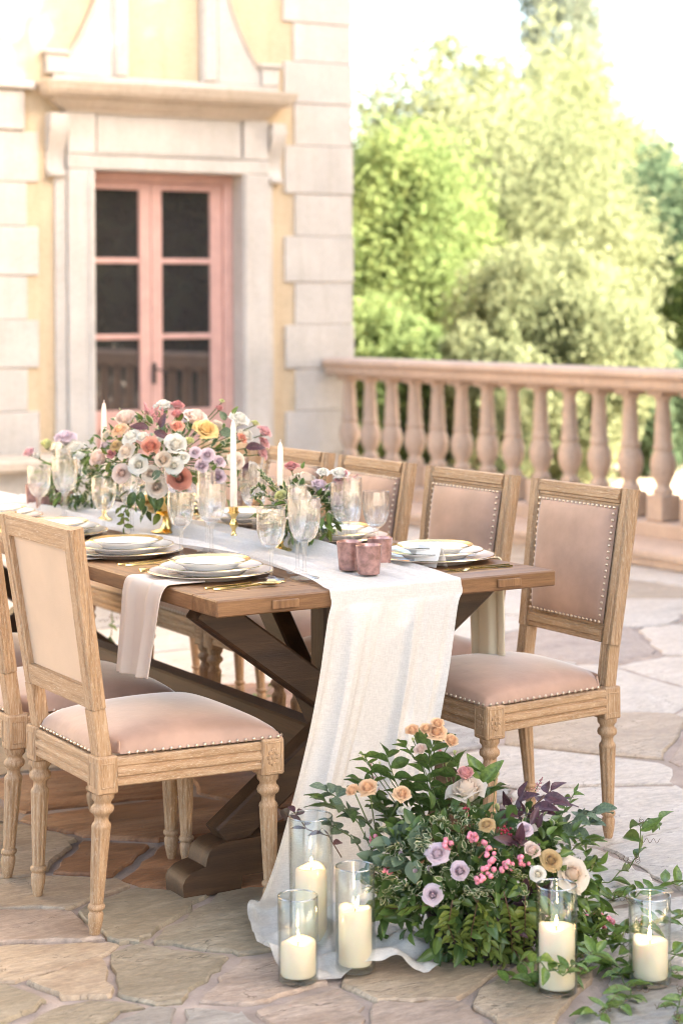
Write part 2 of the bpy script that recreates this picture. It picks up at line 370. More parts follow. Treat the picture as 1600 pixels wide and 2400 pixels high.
def weathered(name, col, grime, rough=.85, scale=3.0, amount=.5, bmp=.3, bscale=50):
    """mineral surface: mottled, with rain streaks running down and small pits"""
    m, nt, p = nodes_of(name); v = coords(nt); sv = coords(nt, (6, 6, .5))
    n = noise(nt, v, scale, 7, .6); n2 = noise(nt, sv, scale*.8, 5, .6); n3 = noise(nt, v, bscale, 6, .65)
    r = ramp(nt, [(.25, tuple(c*.84 for c in col)), (.75, tuple(min(1, c*1.10) for c in col))]); nt.links.new(n.outputs[0], r.inputs[0])
    g = ramp(nt, [(.50, (0, 0, 0)), (.78, (amount,)*3)]); nt.links.new(n2.outputs[0], g.inputs[0])
    mx = N(nt, 'ShaderNodeMix', data_type='RGBA'); nt.links.new(g.outputs[0], mx.inputs[0]); nt.links.new(r.outputs[0], mx.inputs[6]); mx.inputs[7].default_value = (*grime, 1)
    m2 = N(nt, 'ShaderNodeMix', data_type='RGBA', blend_type='MULTIPLY'); m2.inputs[0].default_value = .5; r3 = ramp(nt, [(.3, (.6, .57, .52)), (.5, (1, 1, 1))]); nt.links.new(n3.outputs[0], r3.inputs[0])
    nt.links.new(mx.outputs[2], m2.inputs[6]); nt.links.new(r3.outputs[0], m2.inputs[7]); nt.links.new(m2.outputs[2], p.inputs['Base Color']); p.inputs['Roughness'].default_value = rough
    bump(nt, p, n3.outputs[0], bmp, .005); return m
M['stucco'] = weathered('ochre_stucco', (.55, .435, .29), (.46, .33, .20), .9, 2.5, .6)
M['limestone'] = weathered('pale_limestone', (.515, .475, .425), (.38, .335, .275), .85, 3.0, .45)
M['cornice_stone'] = weathered('cornice_limestone', (.51, .43, .34), (.36, .28, .20), .85, 4.0, .6)
M['pink_paint'] = simple('pink_door_paint', (.57, .345, .29), .45, var=.10, scale=9)
M['pane'] = simple('dark_window_glass', (.035, .032, .031), .01, Specular_IOR_Level=1.0, Coat_Weight=1.0, Coat_Roughness=.01, Coat_IOR=1.7)  # opaque pane, the unlit room behind put into its dark colour
M['iron'] = simple('dark_iron', (.08, .075, .075), .4, .8)
M['balustrade'] = weathered('peach_cast_stone', (.52, .375, .28), (.34, .27, .22), .8, 5.0, .65, .4, 60)
M['mortar'] = simple('sandy_mortar', (.36, .29, .245), .9, var=.3, scale=7, bmp=.9, bscale=110)
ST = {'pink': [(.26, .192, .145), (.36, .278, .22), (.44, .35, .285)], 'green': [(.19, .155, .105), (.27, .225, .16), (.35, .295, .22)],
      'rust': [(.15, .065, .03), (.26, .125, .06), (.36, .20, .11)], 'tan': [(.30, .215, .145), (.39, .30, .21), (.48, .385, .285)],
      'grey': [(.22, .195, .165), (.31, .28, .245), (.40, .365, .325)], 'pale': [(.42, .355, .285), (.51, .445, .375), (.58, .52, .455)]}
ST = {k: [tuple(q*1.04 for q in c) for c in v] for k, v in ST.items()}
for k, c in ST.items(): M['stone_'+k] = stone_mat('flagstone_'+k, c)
M['gravel'] = simple('pale_garden_gravel', (.46, .37, .27), .95, var=.25, scale=3, bmp=.5, bscale=30)
M['soil'] = simple('leaf_litter_soil', (.20, .15, .08), .95, var=.4, scale=2, bmp=.5, bscale=20)
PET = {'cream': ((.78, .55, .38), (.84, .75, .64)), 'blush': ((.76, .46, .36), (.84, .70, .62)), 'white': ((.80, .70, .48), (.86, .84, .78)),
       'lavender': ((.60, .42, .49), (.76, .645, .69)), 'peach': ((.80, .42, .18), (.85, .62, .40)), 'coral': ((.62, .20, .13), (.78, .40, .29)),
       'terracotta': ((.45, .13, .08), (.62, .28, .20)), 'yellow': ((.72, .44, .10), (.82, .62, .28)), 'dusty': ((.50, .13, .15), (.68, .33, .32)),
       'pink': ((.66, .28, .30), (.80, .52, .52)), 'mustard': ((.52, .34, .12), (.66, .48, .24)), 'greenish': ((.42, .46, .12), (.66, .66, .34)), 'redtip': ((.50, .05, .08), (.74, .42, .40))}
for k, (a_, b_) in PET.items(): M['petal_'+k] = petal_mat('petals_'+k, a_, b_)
M['leaf_smilax'] = leaf_mat('smilax_leaf', (.13, .21, .05), rough=.3)
M['leaf_dark'] = leaf_mat('dark_green_leaf', (.075, .132, .036), rough=.34)
M['leaf_lime'] = leaf_mat('lime_leaf', (.14, .19, .04), rough=.4)
M['leaf_euc'] = leaf_mat('eucalyptus_leaf', (.12, .175, .11), rough=.5)
M['leaf_var'] = leaf_mat('variegated_leaf', (.08, .14, .045), edge=(.58, .56, .36), rough=.4)
M['leaf_burg'] = leaf_mat('burgundy_leaf', (.095, .045, .06), rough=.4, var=.4)
M['stem'] = simple('green_stem', (.10, .14, .04), .6)
M['brown_stem'] = simple('brown_stem', (.12, .06, .03), .7)
M['berry'] = simple('pink_berry', (.66, .22, .28), .35, var=.35, scale=30, Subsurface_Weight=.2, Subsurface_Scale=.01)
M['berry_red'] = simple('dark_red_berry', (.25, .01, .03), .35)
M['astilbe'] = simple('pink_plume', (.60, .26, .28), .7, var=.3, scale=50)
M['bud'] = simple('green_bud', (.30, .30, .10), .6, var=.3, scale=40)
M['basket'] = simple('dark_container', (.05, .045, .035), .8)
M['bark'] = simple('grey_brown_bark', (.16, .11, .075), .9, var=.35, scale=6, bmp=.6, bscale=25)
# ================================================================ the setting
TF = 8.90                                   # facade plane
m = MB(); m.add([(-300, -300, -.30), (300, -300, -.30), (300, 300, -.30), (-300, 300, -.30)], [(0, 1, 2, 3)])
g = m.build('garden_ground', M['gravel'], smooth=False); tag(g, 'pale garden gravel beyond the terrace', kind='structure')
m = MB(); m.box((-3.55, -.1, -.153), (17.5, 18.6, .294), .004)
ter = m.build('terrace', M['mortar'], smooth=False); tag(ter, 'stone terrace of irregular flagstones set in sandy mortar', kind='structure')

def clip_poly(poly, nx, ny, d):
    out = []
    for i in range(len(poly)):
        a = poly[i]; b = poly[(i+1) % len(poly)]; fa = a[0]*nx+a[1]*ny-d; fb = b[0]*nx+b[1]*ny-d
        if fa <= 0: out.append(a)
        if (fa < 0 < fb) or (fb < 0 < fa):
            k = fa/(fa-fb); out.append((a[0]+(b[0]-a[0])*k, a[1]+(b[1]-a[1])*k))
    return out
def flagstones():
    rnd = random.Random(5)
    seeds = [((76, 2173), 'pink'), ((303, 2137), 'green'), ((353, 2294), 'green'), ((214, 2017), 'rust'), ((178, 2307), 'tan'), ((50, 2256), 'tan'), ((35, 2352), 'green'),
             ((187, 2385), 'green'), ((600, 2320), 'pink'), ((549, 2165), 'green'), ((130, 2095), 'tan'), ((719, 2376), 'pink'), ((984, 2313), 'tan'), ((1000, 2385), 'pink'), ((1223, 2358), 'tan'),
             ((430, 2030), 'rust'), ((60, 2010), 'tan'), ((330, 1930), 'rust'), ((1440, 2390), 'grey'), ((300, 2420), 'grey'), ((520, 2420), 'grey')]
    S = []; C = []
    for (px, c) in seeds:
        p = on_z(px[0], px[1], 0); S.append((p.x, p.y)); C.append(c)
    tries = 0
    while tries < 26000:
        tries += 1
        d = 3.0+12.5*rnd.random()**.75; lat = (rnd.random()*2-1)*(.178*d+.55)
        p = Vector(CAM)+FWD*d+RIGHT*lat
        if p.x > 5.0 or p.y > 8.8: continue
        md = .40+.22*min(1, max(0, (d-4.5)/6))+.10*rnd.random()
        if all((p.x-q[0])**2+(p.y-q[1])**2 > md*md for q in S):
            S.append((p.x, p.y))
            right = lat/(.178*d)
            if right > .25 or d > 8: C.append(rnd.choices(['pale', 'pink', 'grey', 'tan'], [7, 1.8, .7, 1.6])[0])  # more pale stones right and far, the sky's glare put into their colour
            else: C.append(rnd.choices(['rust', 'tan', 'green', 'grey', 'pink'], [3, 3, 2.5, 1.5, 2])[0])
    A = np.array(S)
    # dummy outer sites are not needed: cells are clipped by a box
    for i, (x, y) in enumerate(S):
        d2 = (A[:, 0]-x)**2+(A[:, 1]-y)**2; nb = np.argsort(d2)[1:22]
        depth = (Vector((x, y, 0))-Vector((CAM[0], CAM[1], 0))).dot(FWD)
        j = (rnd.uniform(.003, .010) if rnd.random() < .6 else rnd.uniform(.012, .028))*(1.2 if depth < 5 else .9)
        poly = [(x-.75, y-.75), (x+.75, y-.75), (x+.75, y+.75), (x-.75, y+.75)]
        poly = clip_poly(poly, 1, 0, 4.98); poly = clip_poly(poly, 0, 1, 8.85)
        for k in nb:
            nx, ny = A[k, 0]-x, A[k, 1]-y; L = math.hypot(nx, ny); nx /= L; ny /= L
            # slanted, uneven joints
            poly = clip_poly(poly, nx, ny, nx*x+ny*y+L*.5-j)
            if len(poly) < 3: break
        if len(poly) < 3: continue
        # chaikin on corners, then ragged edges
        q = []
        for a in range(len(poly)):
            p0, p1 = poly[a], poly[(a+1) % len(poly)]
            L = math.hypot(p1[0]-p0[0], p1[1]-p0[1])
            if L < .004: continue
            c = min(.25, .009/L)
            q += [(p0[0]+(p1[0]-p0[0])*c, p0[1]+(p1[1]-p0[1])*c), (p1[0]+(p0[0]-p1[0])*c, p1[1]+(p0[1]-p1[1])*c)]
        if len(q) < 5: continue
        P = []
        for a in range(len(q)):
            p0, p1 = q[a], q[(a+1) % len(q)]; L = math.hypot(p1[0]-p0[0], p1[1]-p0[1]); n = max(1, min(9, int(L/(.035 if depth < 6 else .08))))
            for e in range(n):
                k = e/n; w = .010 if depth < 8 else .016
                P.append((p0[0]+(p1[0]-p0[0])*k+rnd.gauss(0, w*.6), p0[1]+(p1[1]-p0[1])*k+rnd.gauss(0, w*.6)))
        cx = sum(p[0] for p in P)/len(P); cyy = sum(p[1] for p in P)/len(P); n = len(P)
        tx, ty = rnd.gauss(0, .006), rnd.gauss(0, .006); z0 = rnd.uniform(-.0035, .002)
        zt = lambda px, py: z0+tx*(px-cx)+ty*(py-cyy)
        V = [(p[0]-cx, p[1]-cyy, -.022) for p in P]
        V += [((p[0]-cx)*.995, (p[1]-cyy)*.995, zt(*p)-rnd.uniform(.003, .007)) for p in P]
        ins = [rnd.uniform(.955, .98) for _ in P]
        V += [((p[0]-cx)*s, (p[1]-cyy)*s, zt(*p)) for p, s in zip(P, ins)]
        F = [(a, (a+1) % n, n+(a+1) % n, n+a) for a in range(n)]+[(n+a, n+(a+1) % n, 2*n+(a+1) % n, 2*n+a) for a in range(n)]
        F.append(tuple(range(2*n, 3*n)))
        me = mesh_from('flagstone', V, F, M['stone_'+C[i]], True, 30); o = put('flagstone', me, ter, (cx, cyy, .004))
flagstones()

# ---------------------------------------------------------------- villa
villa = thing('villa', 'pale stone and ochre stucco villa with pink french door and hooded door surround', 'building', (4.0, TF, 0))
def vbox(mb, x0, x1, z0, z1, out=0.0, dep=.3, b=.006, back=None):
    """block on the facade from x0..x1, z0..z1, standing `out` proud; local to the villa"""
    y0 = -out; y1 = dep if back is None else back
    mb.box(((x0+x1)/2-4.0, (y0+y1)/2, (z0+z1)/2), (x1-x0, y1-y0, z1-z0), b)
w = MB(); vbox(w, -10, 3.475, -.3, 8, 0, .5, .001); vbox(w, 4.705, 5.66, -.3, 8, 0, .5, .001); vbox(w, 3.4752, 4.7048, 2.535, 8, .0, .5, .001)
w.box((5.41-4, 5.0, 3.85), (.5, 9.0, 8.3), .001)
w.build('wall', M['stucco'], villa, smooth=False)
def blocks(edges, long_first, x_long, x_short, side):
    for i in range(len(edges)-1):
        z1, z0 = edges[i], edges[i+1]; lg = (i % 2 == 0) == long_first; mb = MB()
        e = x_long if lg else x_short
        if side > 0: vbox(mb, e, 5.70+(.006 if lg else 0), z0+.002, z1-.002, .020 if lg else .014, .55, .006)
        else: vbox(mb, 2.1, e, z0+.002, z1-.002, .020 if lg else .014, .2, .006)
        mb.build('quoin', M['limestone'], villa, sharp=30)
blocks([4.06, 3.739, 3.433, 3.109, 2.777, 2.399, 2.067, 1.707, 1.375, 1.033, .701, .36, .0], True, 5.086, 5.177, 1)
blocks([2.79, 2.427, 2.106, 1.752, 1.43, 1.084, .771, .42, .05], True, 3.054, 2.967, -1)
mb = MB(); vbox(mb, 2.1, 2.95, 2.80, 3.09, .03, .2, .008); mb.build('quoin', M['limestone'], villa)
mb = MB(); vbox(mb, 1.0, 3.02, 3.095, 3.15, .07, .2, .01); mb.build('string_course', M['limestone'], villa)
# door surround
for nm, x0, x1, z0, z1, out in [('jamb', 3.268, 3.479, 0, 2.531, .06), ('jamb', 4.701, 4.924, 0, 2.531, .06), ('pilaster', 3.179, 3.266, 0, 2.53, .03), ('pilaster', 4.926, 4.975, 0, 2.53, .03),
                                ('architrave', 3.268, 4.924, 2.532, 2.642, .06), ('frieze', 3.50, 4.70, 2.66, 2.95, .045), ('frieze_block', 3.268, 3.488, 2.644, 2.95, .06), ('frieze_block', 4.712, 4.924, 2.644, 2.95, .06)]:
    mb = MB(); vbox(mb, x0, x1, z0, z1, out, .32, .008)
    if nm in ('jamb',): vbox(mb, (x0+.012) if x0 > 4 else (x1-.05), (x0+.05) if x0 > 4 else (x1-.012), z0, z1, out+.012, .1, .006)
    mb.build(nm, M['limestone'], villa, sharp=30)
mb = MB(); vbox(mb, 3.42, 4.76, 2.644, 2.658, .07, .2, .004); mb.build('frieze_moulding', M['limestone'], villa)
def console(x0, x1):
    prof = []
    for k in range(25):
        a = k/24; z = 2.93-.42*a
        prof.append((.035+.075*(1-a)**1.6+.024*math.sin(a*2*PI*1.0), z))
    pts = [(0.0, 2.93)]+prof+[(0.0, 2.51)]
    V = [(x0-4, -p[0], p[1]) for p in pts]+[(x1-4, -p[0], p[1]) for p in pts]; n = len(pts)
    F = [(k, (k+1) % n, n+(k+1) % n, n+k) for k in range(n)]+[tuple(range(n)), tuple(range(2*n-1, n-1, -1))]
    b = MB(); b.add(V, F); o = b.build('bracket', M['limestone'], villa, sharp=45)
    for xx, sg in ((x0, -1), (x1, 1)):
        s = MB(); pts = [(xx-4+sg*.002, -.075-.035*(1-q/30)*math.cos(q*.42), 2.85+.035*(1-q/30)*math.sin(q*.42)) for q in range(28)]
        s.tube(pts, .009, 6); s.build('scroll', M['limestone'], o)
    bt = MB(); bt.box(((x0+x1)/2-4, -.035, 2.49), (x1-x0-.01, .07, .03), .006); bt.build('bracket_base', M['limestone'], o)
console(3.115, 3.255); console(4.935, 5.05)
# cornice hood: moulded profile swept along the wall with returns
cL, cR = on_t(113, 240, TF-.26).x, on_t(700, 280, TF-.26).x
prof = [(0, 2.945), (.07, 2.945), (.075, 2.965), (.10, 2.975), (.13, 3.0), (.16, 3.03), (.165, 3.045), (.21, 3.05), (.235, 3.07), (.255, 3.10), (.262, 3.13), (.27, 3.135), (.27, 3.155), (0, 3.175)]
V = []; F = []; n = len(prof)
for (xx, sg) in ((cL, -1), (cR, 1)):
    for (o_, z_) in prof: V.append((xx-4+sg*(o_-.27), -o_, z_))
for k in range(n-1): F.append((k, k+1, n+k+1, n+k))
base = len(V)
for (xx, sg) in ((cL, -1), (cR, 1)):
    b0 = len(V)
    for (o_, z_) in prof: V.append((xx-4+sg*(o_-.27), 0.0, z_))
    off = 0 if sg < 0 else n
    for k in range(n-1): F.append((off+k, b0+k, b0+k+1, off+k+1) if sg < 0 else (off+k, off+k+1, b0+k+1, b0+k))
b = MB(); b.add(V, F); b.build('cornice', M['cornice_stone'], villa, sharp=25)
# overdoor relief
mb = MB(); vbox(mb, 3.16, 5.02, 3.15, 3.22, .05, .2, .006); mb.build('relief_base', M['limestone'], villa)
for x0, x1 in ((3.63, 3.76), (4.36, 4.50)):
    mb = MB(); vbox(mb, x0, x1, 3.222, 5.2, .045, .2, .008); vbox(mb, x0+.02, x1-.02, 3.23, 5.2, .06, .2, .008); mb.build('relief_stile', M['limestone'], villa)
for sg, xc in ((-1, 3.625), (1, 4.505)):
    pts = []
    for k in range(21):
        a = k/20; pts.append((xc+sg*(.34*(1-math.sin(a*PI/2))**1.0+.02), 3.34+1.0*a**1.15))
    poly = [(xc, 3.225), (xc+sg*.36, 3.225)]+pts+[(xc, 4.34)]
    V = [(p[0]-4, -.04, p[1]) for p in poly]+[(p[0]-4, .1, p[1]) for p in poly]; n = len(poly)
    F = [(k, (k+1) % n, n+(k+1) % n, n+k) for k in range(n)]+[tuple(range(n))]
    b = MB(); b.add(V, F); o = b.build('volute', M['limestone'], villa, sharp=30)
    bd = MB(); bd.tube([(p[0]-4, -.042, p[1]) for p in pts], .014, 6); bd.build('volute_bead', M['cornice_stone'], o)
    xb = xc+sg*.44
    mb = MB(); vbox(mb, xb-.075, xb+.075, 3.222, 3.36, .06, .2, .006); vbox(mb, xb-.095, xb+.095, 3.362, 3.39, .08, .2, .006); mb.build('relief_pedestal', M['limestone'], villa)
# french door (two leaves), set back in the opening
D = .13
dr = MB()
for x0, x1, z0, z1, dd in [(3.480, 3.507, 0, 2.530, 0), (4.62, 4.700, 0, 2.530, .0), (3.507, 4.62, 2.46, 2.530, 0)]:
    dr.box(((x0+x1)/2-4, D+.03, (z0+z1)/2), (x1-x0, .09, z1-z0), .004)
door = dr.build('french_door', M['pink_paint'], villa, sharp=30)
for leaf, (x0, x1, g0, g1) in enumerate([(3.509, 4.013, 3.535, 3.922), (4.017, 4.618, 4.108, 4.52)]):
    b = MB(); y = D+.035
    for a0, a1, z0, z1 in [(x0, g0, .02, 2.458), (g1, x1, .02, 2.458), (g0, g1, 2.405, 2.458), (g0, g1, .60, .745), (g0, g1, .02, .16)]:
        b.box(((a0+a1)/2-4, y, (z0+z1)/2), (a1-a0, .055, z1-z0), .005)
    b.build('door_leaf', M['pink_paint'], door, sharp=30)
    pn = MB(); pn.box(((g0+g1)/2-4, y+.008, .38), (g1-g0, .02, .439), .002); pn.box(((g0+g1)/2-4, y-.006, .38), (g1-g0-.1, .02, .32), .012); pn.build('door_panel', M['pink_paint'], door)
    for z in (1.87, 1.297):
        mu = MB(); mu.box(((g0+g1)/2-4, y, z), (g1-g0, .035, .042), .005); mu.build('muntin', M['pink_paint'], door)
    for z0, z1 in ((.746, 1.275), (1.319, 1.848), (1.892, 2.404)):
        p = MB(); p.box(((g0+g1)/2-4, y+.004, (z0+z1)/2), (g1-g0, .006, z1-z0), .0005); p.build('pane', M['pane'], door)
hd = MB(); hd.box((4.03-4, D-.005, 1.02), (.03, .012, .16), .003); hd.tube([(.03, D-.01, 1.05), (.03, D-.05, 1.05), (.08, D-.055, 1.04), (.13, D-.05, 1.02)], .008, 6); hd.build('handle', M['iron'], door)
th = MB(); th.box((4.09-4, .02, .06), (1.229, .4, .12), .01); th.build('threshold', M['limestone'], villa)
# bench along the wall beside the door
bench = thing('stone_bench', 'low stone bench built along the wall beside the french door', 'bench', (0, 8.6, 0))
mb = MB(); mb.box((.65, -.06, .425), (4.9, .52, .09), .02); mb.build('seat_slab', M['cornice_stone'], bench)
mb = MB(); mb.box((.65, .02, .192), (4.7, .40, .372), .01); mb.build('bench_base', M['limestone'], bench)

# ---------------------------------------------------------------- balustrade
bal = thing('balustrade', 'peach stone balustrade with vase shaped balusters along the terrace edge', 'balustrade', (5.56, 8.86, 0))
def run(name, prof, y0=-.0, y1=-6.2):
    """profile (x,z) swept along -y"""
    n = len(prof); V = [(p[0], y0, p[1]) for p in prof]+[(p[0], y1, p[1]) for p in prof]
    F = [(k, (k+1) % n, n+(k+1) % n, n+k) for k in range(n)]+[tuple(range(n)), tuple(range(2*n-1, n-1, -1))]
    b = MB(); b.add(V, F); return b.build(name, M['balustrade'], bal, sharp=28)
half = [(.0, .985), (.12, .985), (.125, 1.0), (.14, 1.005), (.14, 1.045), (.155, 1.055), (.17, 1.075), (.165, 1.095), (.145, 1.11), (.10, 1.116)]
run('rail', half+[(-x, z) for x, z in reversed(half)])
run('plinth', [(-.13, .10), (.13, .10), (.13, .175), (.12, .185), (-.12, .185), (-.13, .175)])
run('step', [(-.56, .004), (.13, .004), (.13, .0995), (-.55, .0995), (-.575, .09), (-.58, .07), (-.575, .05), (-.555, .045)])
bp = [(.0, .345), (.062, .345), (.066, .36), (.066, .375), (.048, .392), (.046, .405), (.058, .43), (.078, .47), (.086, .52), (.082, .56), (.070, .595), (.060, .612), (.059, .618), (.067, .628), (.067, .642), (.060, .652),
      (.058, .68), (.055, .76), (.049, .86), (.045, .915), (.052, .93), (.056, .94), (.066, .95)]
bme = MB().lathe([(r_*.93, z) for r_, z in bp], 28).mesh('baluster', M['balustrade'], True, 40)
bb = MB(); bb.box((0, 0, .266), (.15, .15, .158), .006); bbm = bb.mesh('baluster_block', M['balustrade'])
ab = MB(); ab.box((0, 0, .967), (.145, .145, .034), .006); abm = ab.mesh('baluster_cap', M['balustrade'])
for k in range(20):
    o = put('baluster', bme, bal, (random.uniform(-.003, .003), -.145-.313*k+random.uniform(-.004, .004), 0), (0, 0, random.uniform(-.03, .03))); put('baluster_block', bbm, o); put('baluster_cap', abm, o)

# ---------------------------------------------------------------- trees
LT = [(-.5, 0, 0), (0, -.18, .06), (.5, 0, 0), (0, .18, .06)]; LF = [(0, 1, 2, 3)]
def rot_mats(n, rg):
    q = rg.normal(size=(n, 4)); q /= np.linalg.norm(q, axis=1)[:, None]; w, x, y, z = q.T
    return np.stack([np.stack([1-2*(y*y+z*z), 2*(x*y-z*w), 2*(x*z+y*w)], -1), np.stack([2*(x*y+z*w), 1-2*(x*x+z*z), 2*(y*z-x*w)], -1), np.stack([2*(x*z-y*w), 2*(y*z+x*w), 1-2*(x*x+y*y)], -1)], 1)
def foliage(name, col, col2, trans=.5):
    m, nt, p = nodes_of(name); at = N(nt, 'ShaderNodeAttribute', attribute_name='c'); r = ramp(nt, [(0, col), (1, col2)]); nt.links.new(at.outputs['Fac'], r.inputs[0])
    nt.links.new(r.outputs[0], p.inputs['Base Color']); p.inputs['Roughness'].default_value = .9; p.inputs['Specular IOR Level'].default_value = .15
    tr = N(nt, 'ShaderNodeBsdfTranslucent'); nt.links.new(r.outputs[0], tr.inputs[0]); ms = N(nt, 'ShaderNodeMixShader'); ms.inputs[0].default_value = trans
    nt.links.new(p.outputs[0], ms.inputs[1]); nt.links.new(tr.outputs[0], ms.inputs[2]); nt.links.new(ms.outputs[0], nt.nodes['Material Output'].inputs[0]); return m
FOL = {'olive': foliage('olive_foliage', (.15, .18, .095), (.29, .32, .18)), 'bright': foliage('bright_foliage', (.12, .18, .065), (.265, .33, .135)),
       'dark': foliage('dark_foliage', (.055, .095, .055), (.12, .17, .095)), 'yellow': foliage('yellow_green_foliage', (.17, .20, .10), (.30, .325, .18)), 'conifer': foliage('conifer_foliage', (.16, .20, .15), (.27, .30, .22))}
def tree(name, label, x, y, h, rx, base, fol, nleaf, leaf, seed, clumps=60, group='trees and shrubs beyond the balustrade', conical=False, zg=-.3, core=False):
    rg = np.random.default_rng(seed); t = thing(name, label, 'tree', (x, y, zg), 0, group)
    H_ = h-base; c = []
    while len(c) < clumps:
        p = rg.uniform(-1, 1, 3); r_ = np.linalg.norm(p)
        if r_ > 1 or (r_ < .4 and rg.random() < .5): continue
        if conical and math.hypot(p[0], p[1]) > (1-p[2])*.5+.05: continue
        c.append(p)
    c = np.array(c); cr = rg.uniform(.18, .40, clumps)
    k = rg.integers(0, clumps, nleaf); off = rg.normal(size=(nleaf, 3)); off /= np.linalg.norm(off, axis=1)[:, None]; off *= (rg.random((nleaf, 1))**.45)
    p = c[k]+off*cr[k][:, None]
    P = np.stack([p[:, 0]*rx, p[:, 1]*rx, base+H_*.5+p[:, 2]*H_*.5], 1)
    Rm = rot_mats(nleaf, rg)*(leaf*rg.uniform(.6, 1.3, nleaf))[:, None, None]; Mx = np.zeros((nleaf, 4, 4)); Mx[:, :3, :3] = Rm; Mx[:, :3, 3] = P
    PV, PF = scatter(LT, LF, Mx); tone = np.clip(rg.normal(.5, .22, clumps)[k]+rg.normal(0, .15, nleaf), 0, 1)
    put('crown', fast_mesh('crown', PV, PF, FOL[fol], False, np.repeat(tone, 4)), t)
    b = MB(); rt = .035*h; top = base+H_*.55
    b.tube([(0, 0, -.1), (.05*rg.normal(), .05*rg.normal(), h*.2), (.1*rg.normal(), .1*rg.normal(), h*.45), (.1*rg.normal(), .1*rg.normal(), top)], [rt*1.3, rt, rt*.7, rt*.3], 8)
    tr = b.build('trunk', M['bark'], t)
    for q in range(6):
        e = c[rg.integers(0, clumps)]; z0 = h*rg.uniform(.18, .5); e = (e[0]*rx*.85, e[1]*rx*.85, max(z0+.2, base+H_*.5+e[2]*H_*.42))
        lb = MB(); lb.tube([(0, 0, z0), (e[0]*.45, e[1]*.45, z0+(e[2]-z0)*.6), e], [rt*.5, rt*.3, rt*.1], 5); lb.build('limb', M['bark'], tr)
    return t
def tree_px(name, label, px, d, topy, rpx, basefrac, fol, nleaf, leaf, seed, clumps=60, conical=False):
    p = at_d(px, topy, d); h = p.z+.3; tree(name, label, p.x, p.y, h, rpx*d/FPX, h*basefrac, fol, nleaf, leaf, seed, clumps, conical=conical)
tree_px('garden_tree', 'feathery pale green shrub tree growing against the villa corner', 925, 22, 300, 225, .0, 'bright', 56000, .105, 1, 150)
tree_px('garden_tree', 'yellow green tree rising behind the feathery shrub tree', 1040, 30, 110, 270, .05, 'yellow', 44000, .14, 2, 140)
tree_px('garden_tree', 'broad olive green tree behind the centre balusters', 1190, 24, 260, 320, .0, 'olive', 80000, .105, 3, 200)
tree_px('garden_bush', 'soft pale round bush leaning over the balustrade rail', 1290, 19.5, 600, 240, .0, 'olive', 56000, .085, 4, 170)
tree_px('garden_tree', 'dark green tree in shade at the far side of the pale bush', 1610, 27, 400, 260, .0, 'dark', 28000, .17, 5, 90)
tree_px('tall_tree', 'grey green tree towering over all the other trees', 1325, 40, -260, 115, .1, 'conifer', 15000, .20, 6, 90)
tree_px('garden_tree', 'pale yellowing tree standing before the towering tree', 1270, 33, 150, 290, .05, 'yellow', 44000, .15, 14, 140)
tree_px('garden_tree', 'thin crowned yellowing tree below the open sky', 1500, 34, 330, 250, .1, 'yellow', 24000, .19, 7, 90)
tree_px('garden_bush', 'low bright green bush at the foot of the feathery shrub tree', 915, 18.5, 720, 150, .0, 'bright', 18000, .10, 8, 80)
tree_px('garden_bush', 'low olive bush seen through the middle balusters', 1120, 18.2, 760, 150, .0, 'olive', 18000, .10, 9, 80)
tree_px('garden_bush', 'low dark bush seen through the balusters beside the pale bush', 1500, 20.5, 780, 150, .0, 'dark', 14000, .12, 10, 70)
tree_px('garden_tree', 'bright leafy tree half hidden by the dark green tree', 1760, 25, 480, 230, .0, 'bright', 20000, .16, 12, 80)
tree_px('garden_tree', 'big leafy tree mostly hidden behind the villa corner', 770, 36, 420, 330, .0, 'bright', 26000, .21, 13, 90)
# the trees outside the frame that shade the terrace
for i, (x, y, h, rx, base) in enumerate([(3.6, -10.5, 7.2, 3.0, 1.2), (6.2, -8.0, 7.6, 3.0, 1.2), (8.0, -5.0, 7.6, 2.8, 1.0), (9.4, -2.2, 7.6, 2.7, 1.0), (10.6, .6, 7.6, 2.5, .8), (8.6, 1.8, 7.3, 2.1, .8), (11.6, 3.2, 9.8, 2.2, .8), (9.9, 3.2, 9.1, 1.8, .6)]):
    tree('shade_tree', 'tall leafy tree outside the balustrade that shades the terrace', x, y, h, rx, base, 'dark', 14000, .42, 30+i, 100, group='trees shading the terrace')
tree('added_canopy_tree', 'unseen spreading tree added to cut the sky light above the terrace', -2.6, -1.4, 8.2, 4.6, 4.7, 'dark', 14000, .40, 52, 90, group='trees shading the terrace')  # unseen tree, added to hold back sky light from overhead
# ================================================================ table
TW, TL, TH, TT = 1.028, 2.75, .78, .042
tab = thing('trestle_table', 'long rustic brown farm table with breadboard ends and crossed trestle legs', 'table', (0, 0, 0))
def plank(x0, x1, y0, y1, mat, name, zj=0):
    b = MB(); b.box(((x0+x1)/2, (y0+y1)/2, TH-TT/2+zj), (x1-x0-.0016, y1-y0-.0016, TT), .0035); return b.build(name, M[mat], tab, sharp=30)
xs = [0, .165, .335, .505, .69, .865, TW]
for i in range(6): plank(xs[i], xs[i+1], .137, TL-.137, 'table_y', 'plank', random.uniform(-.0008, .0008))
for y0, y1 in ((0, .136), (TL-.136, TL)):
    e = plank(0, TW, y0, y1, 'table_x', 'breadboard_end', .0004)
    for xc in (.19, .87):
        b = MB(); yy = -.0015 if y0 == 0 else TL+.0015
        b.box((xc, yy, TH-TT/2), (.075, .012, .022), .002); b.build('tenon', M['table_z'], e)
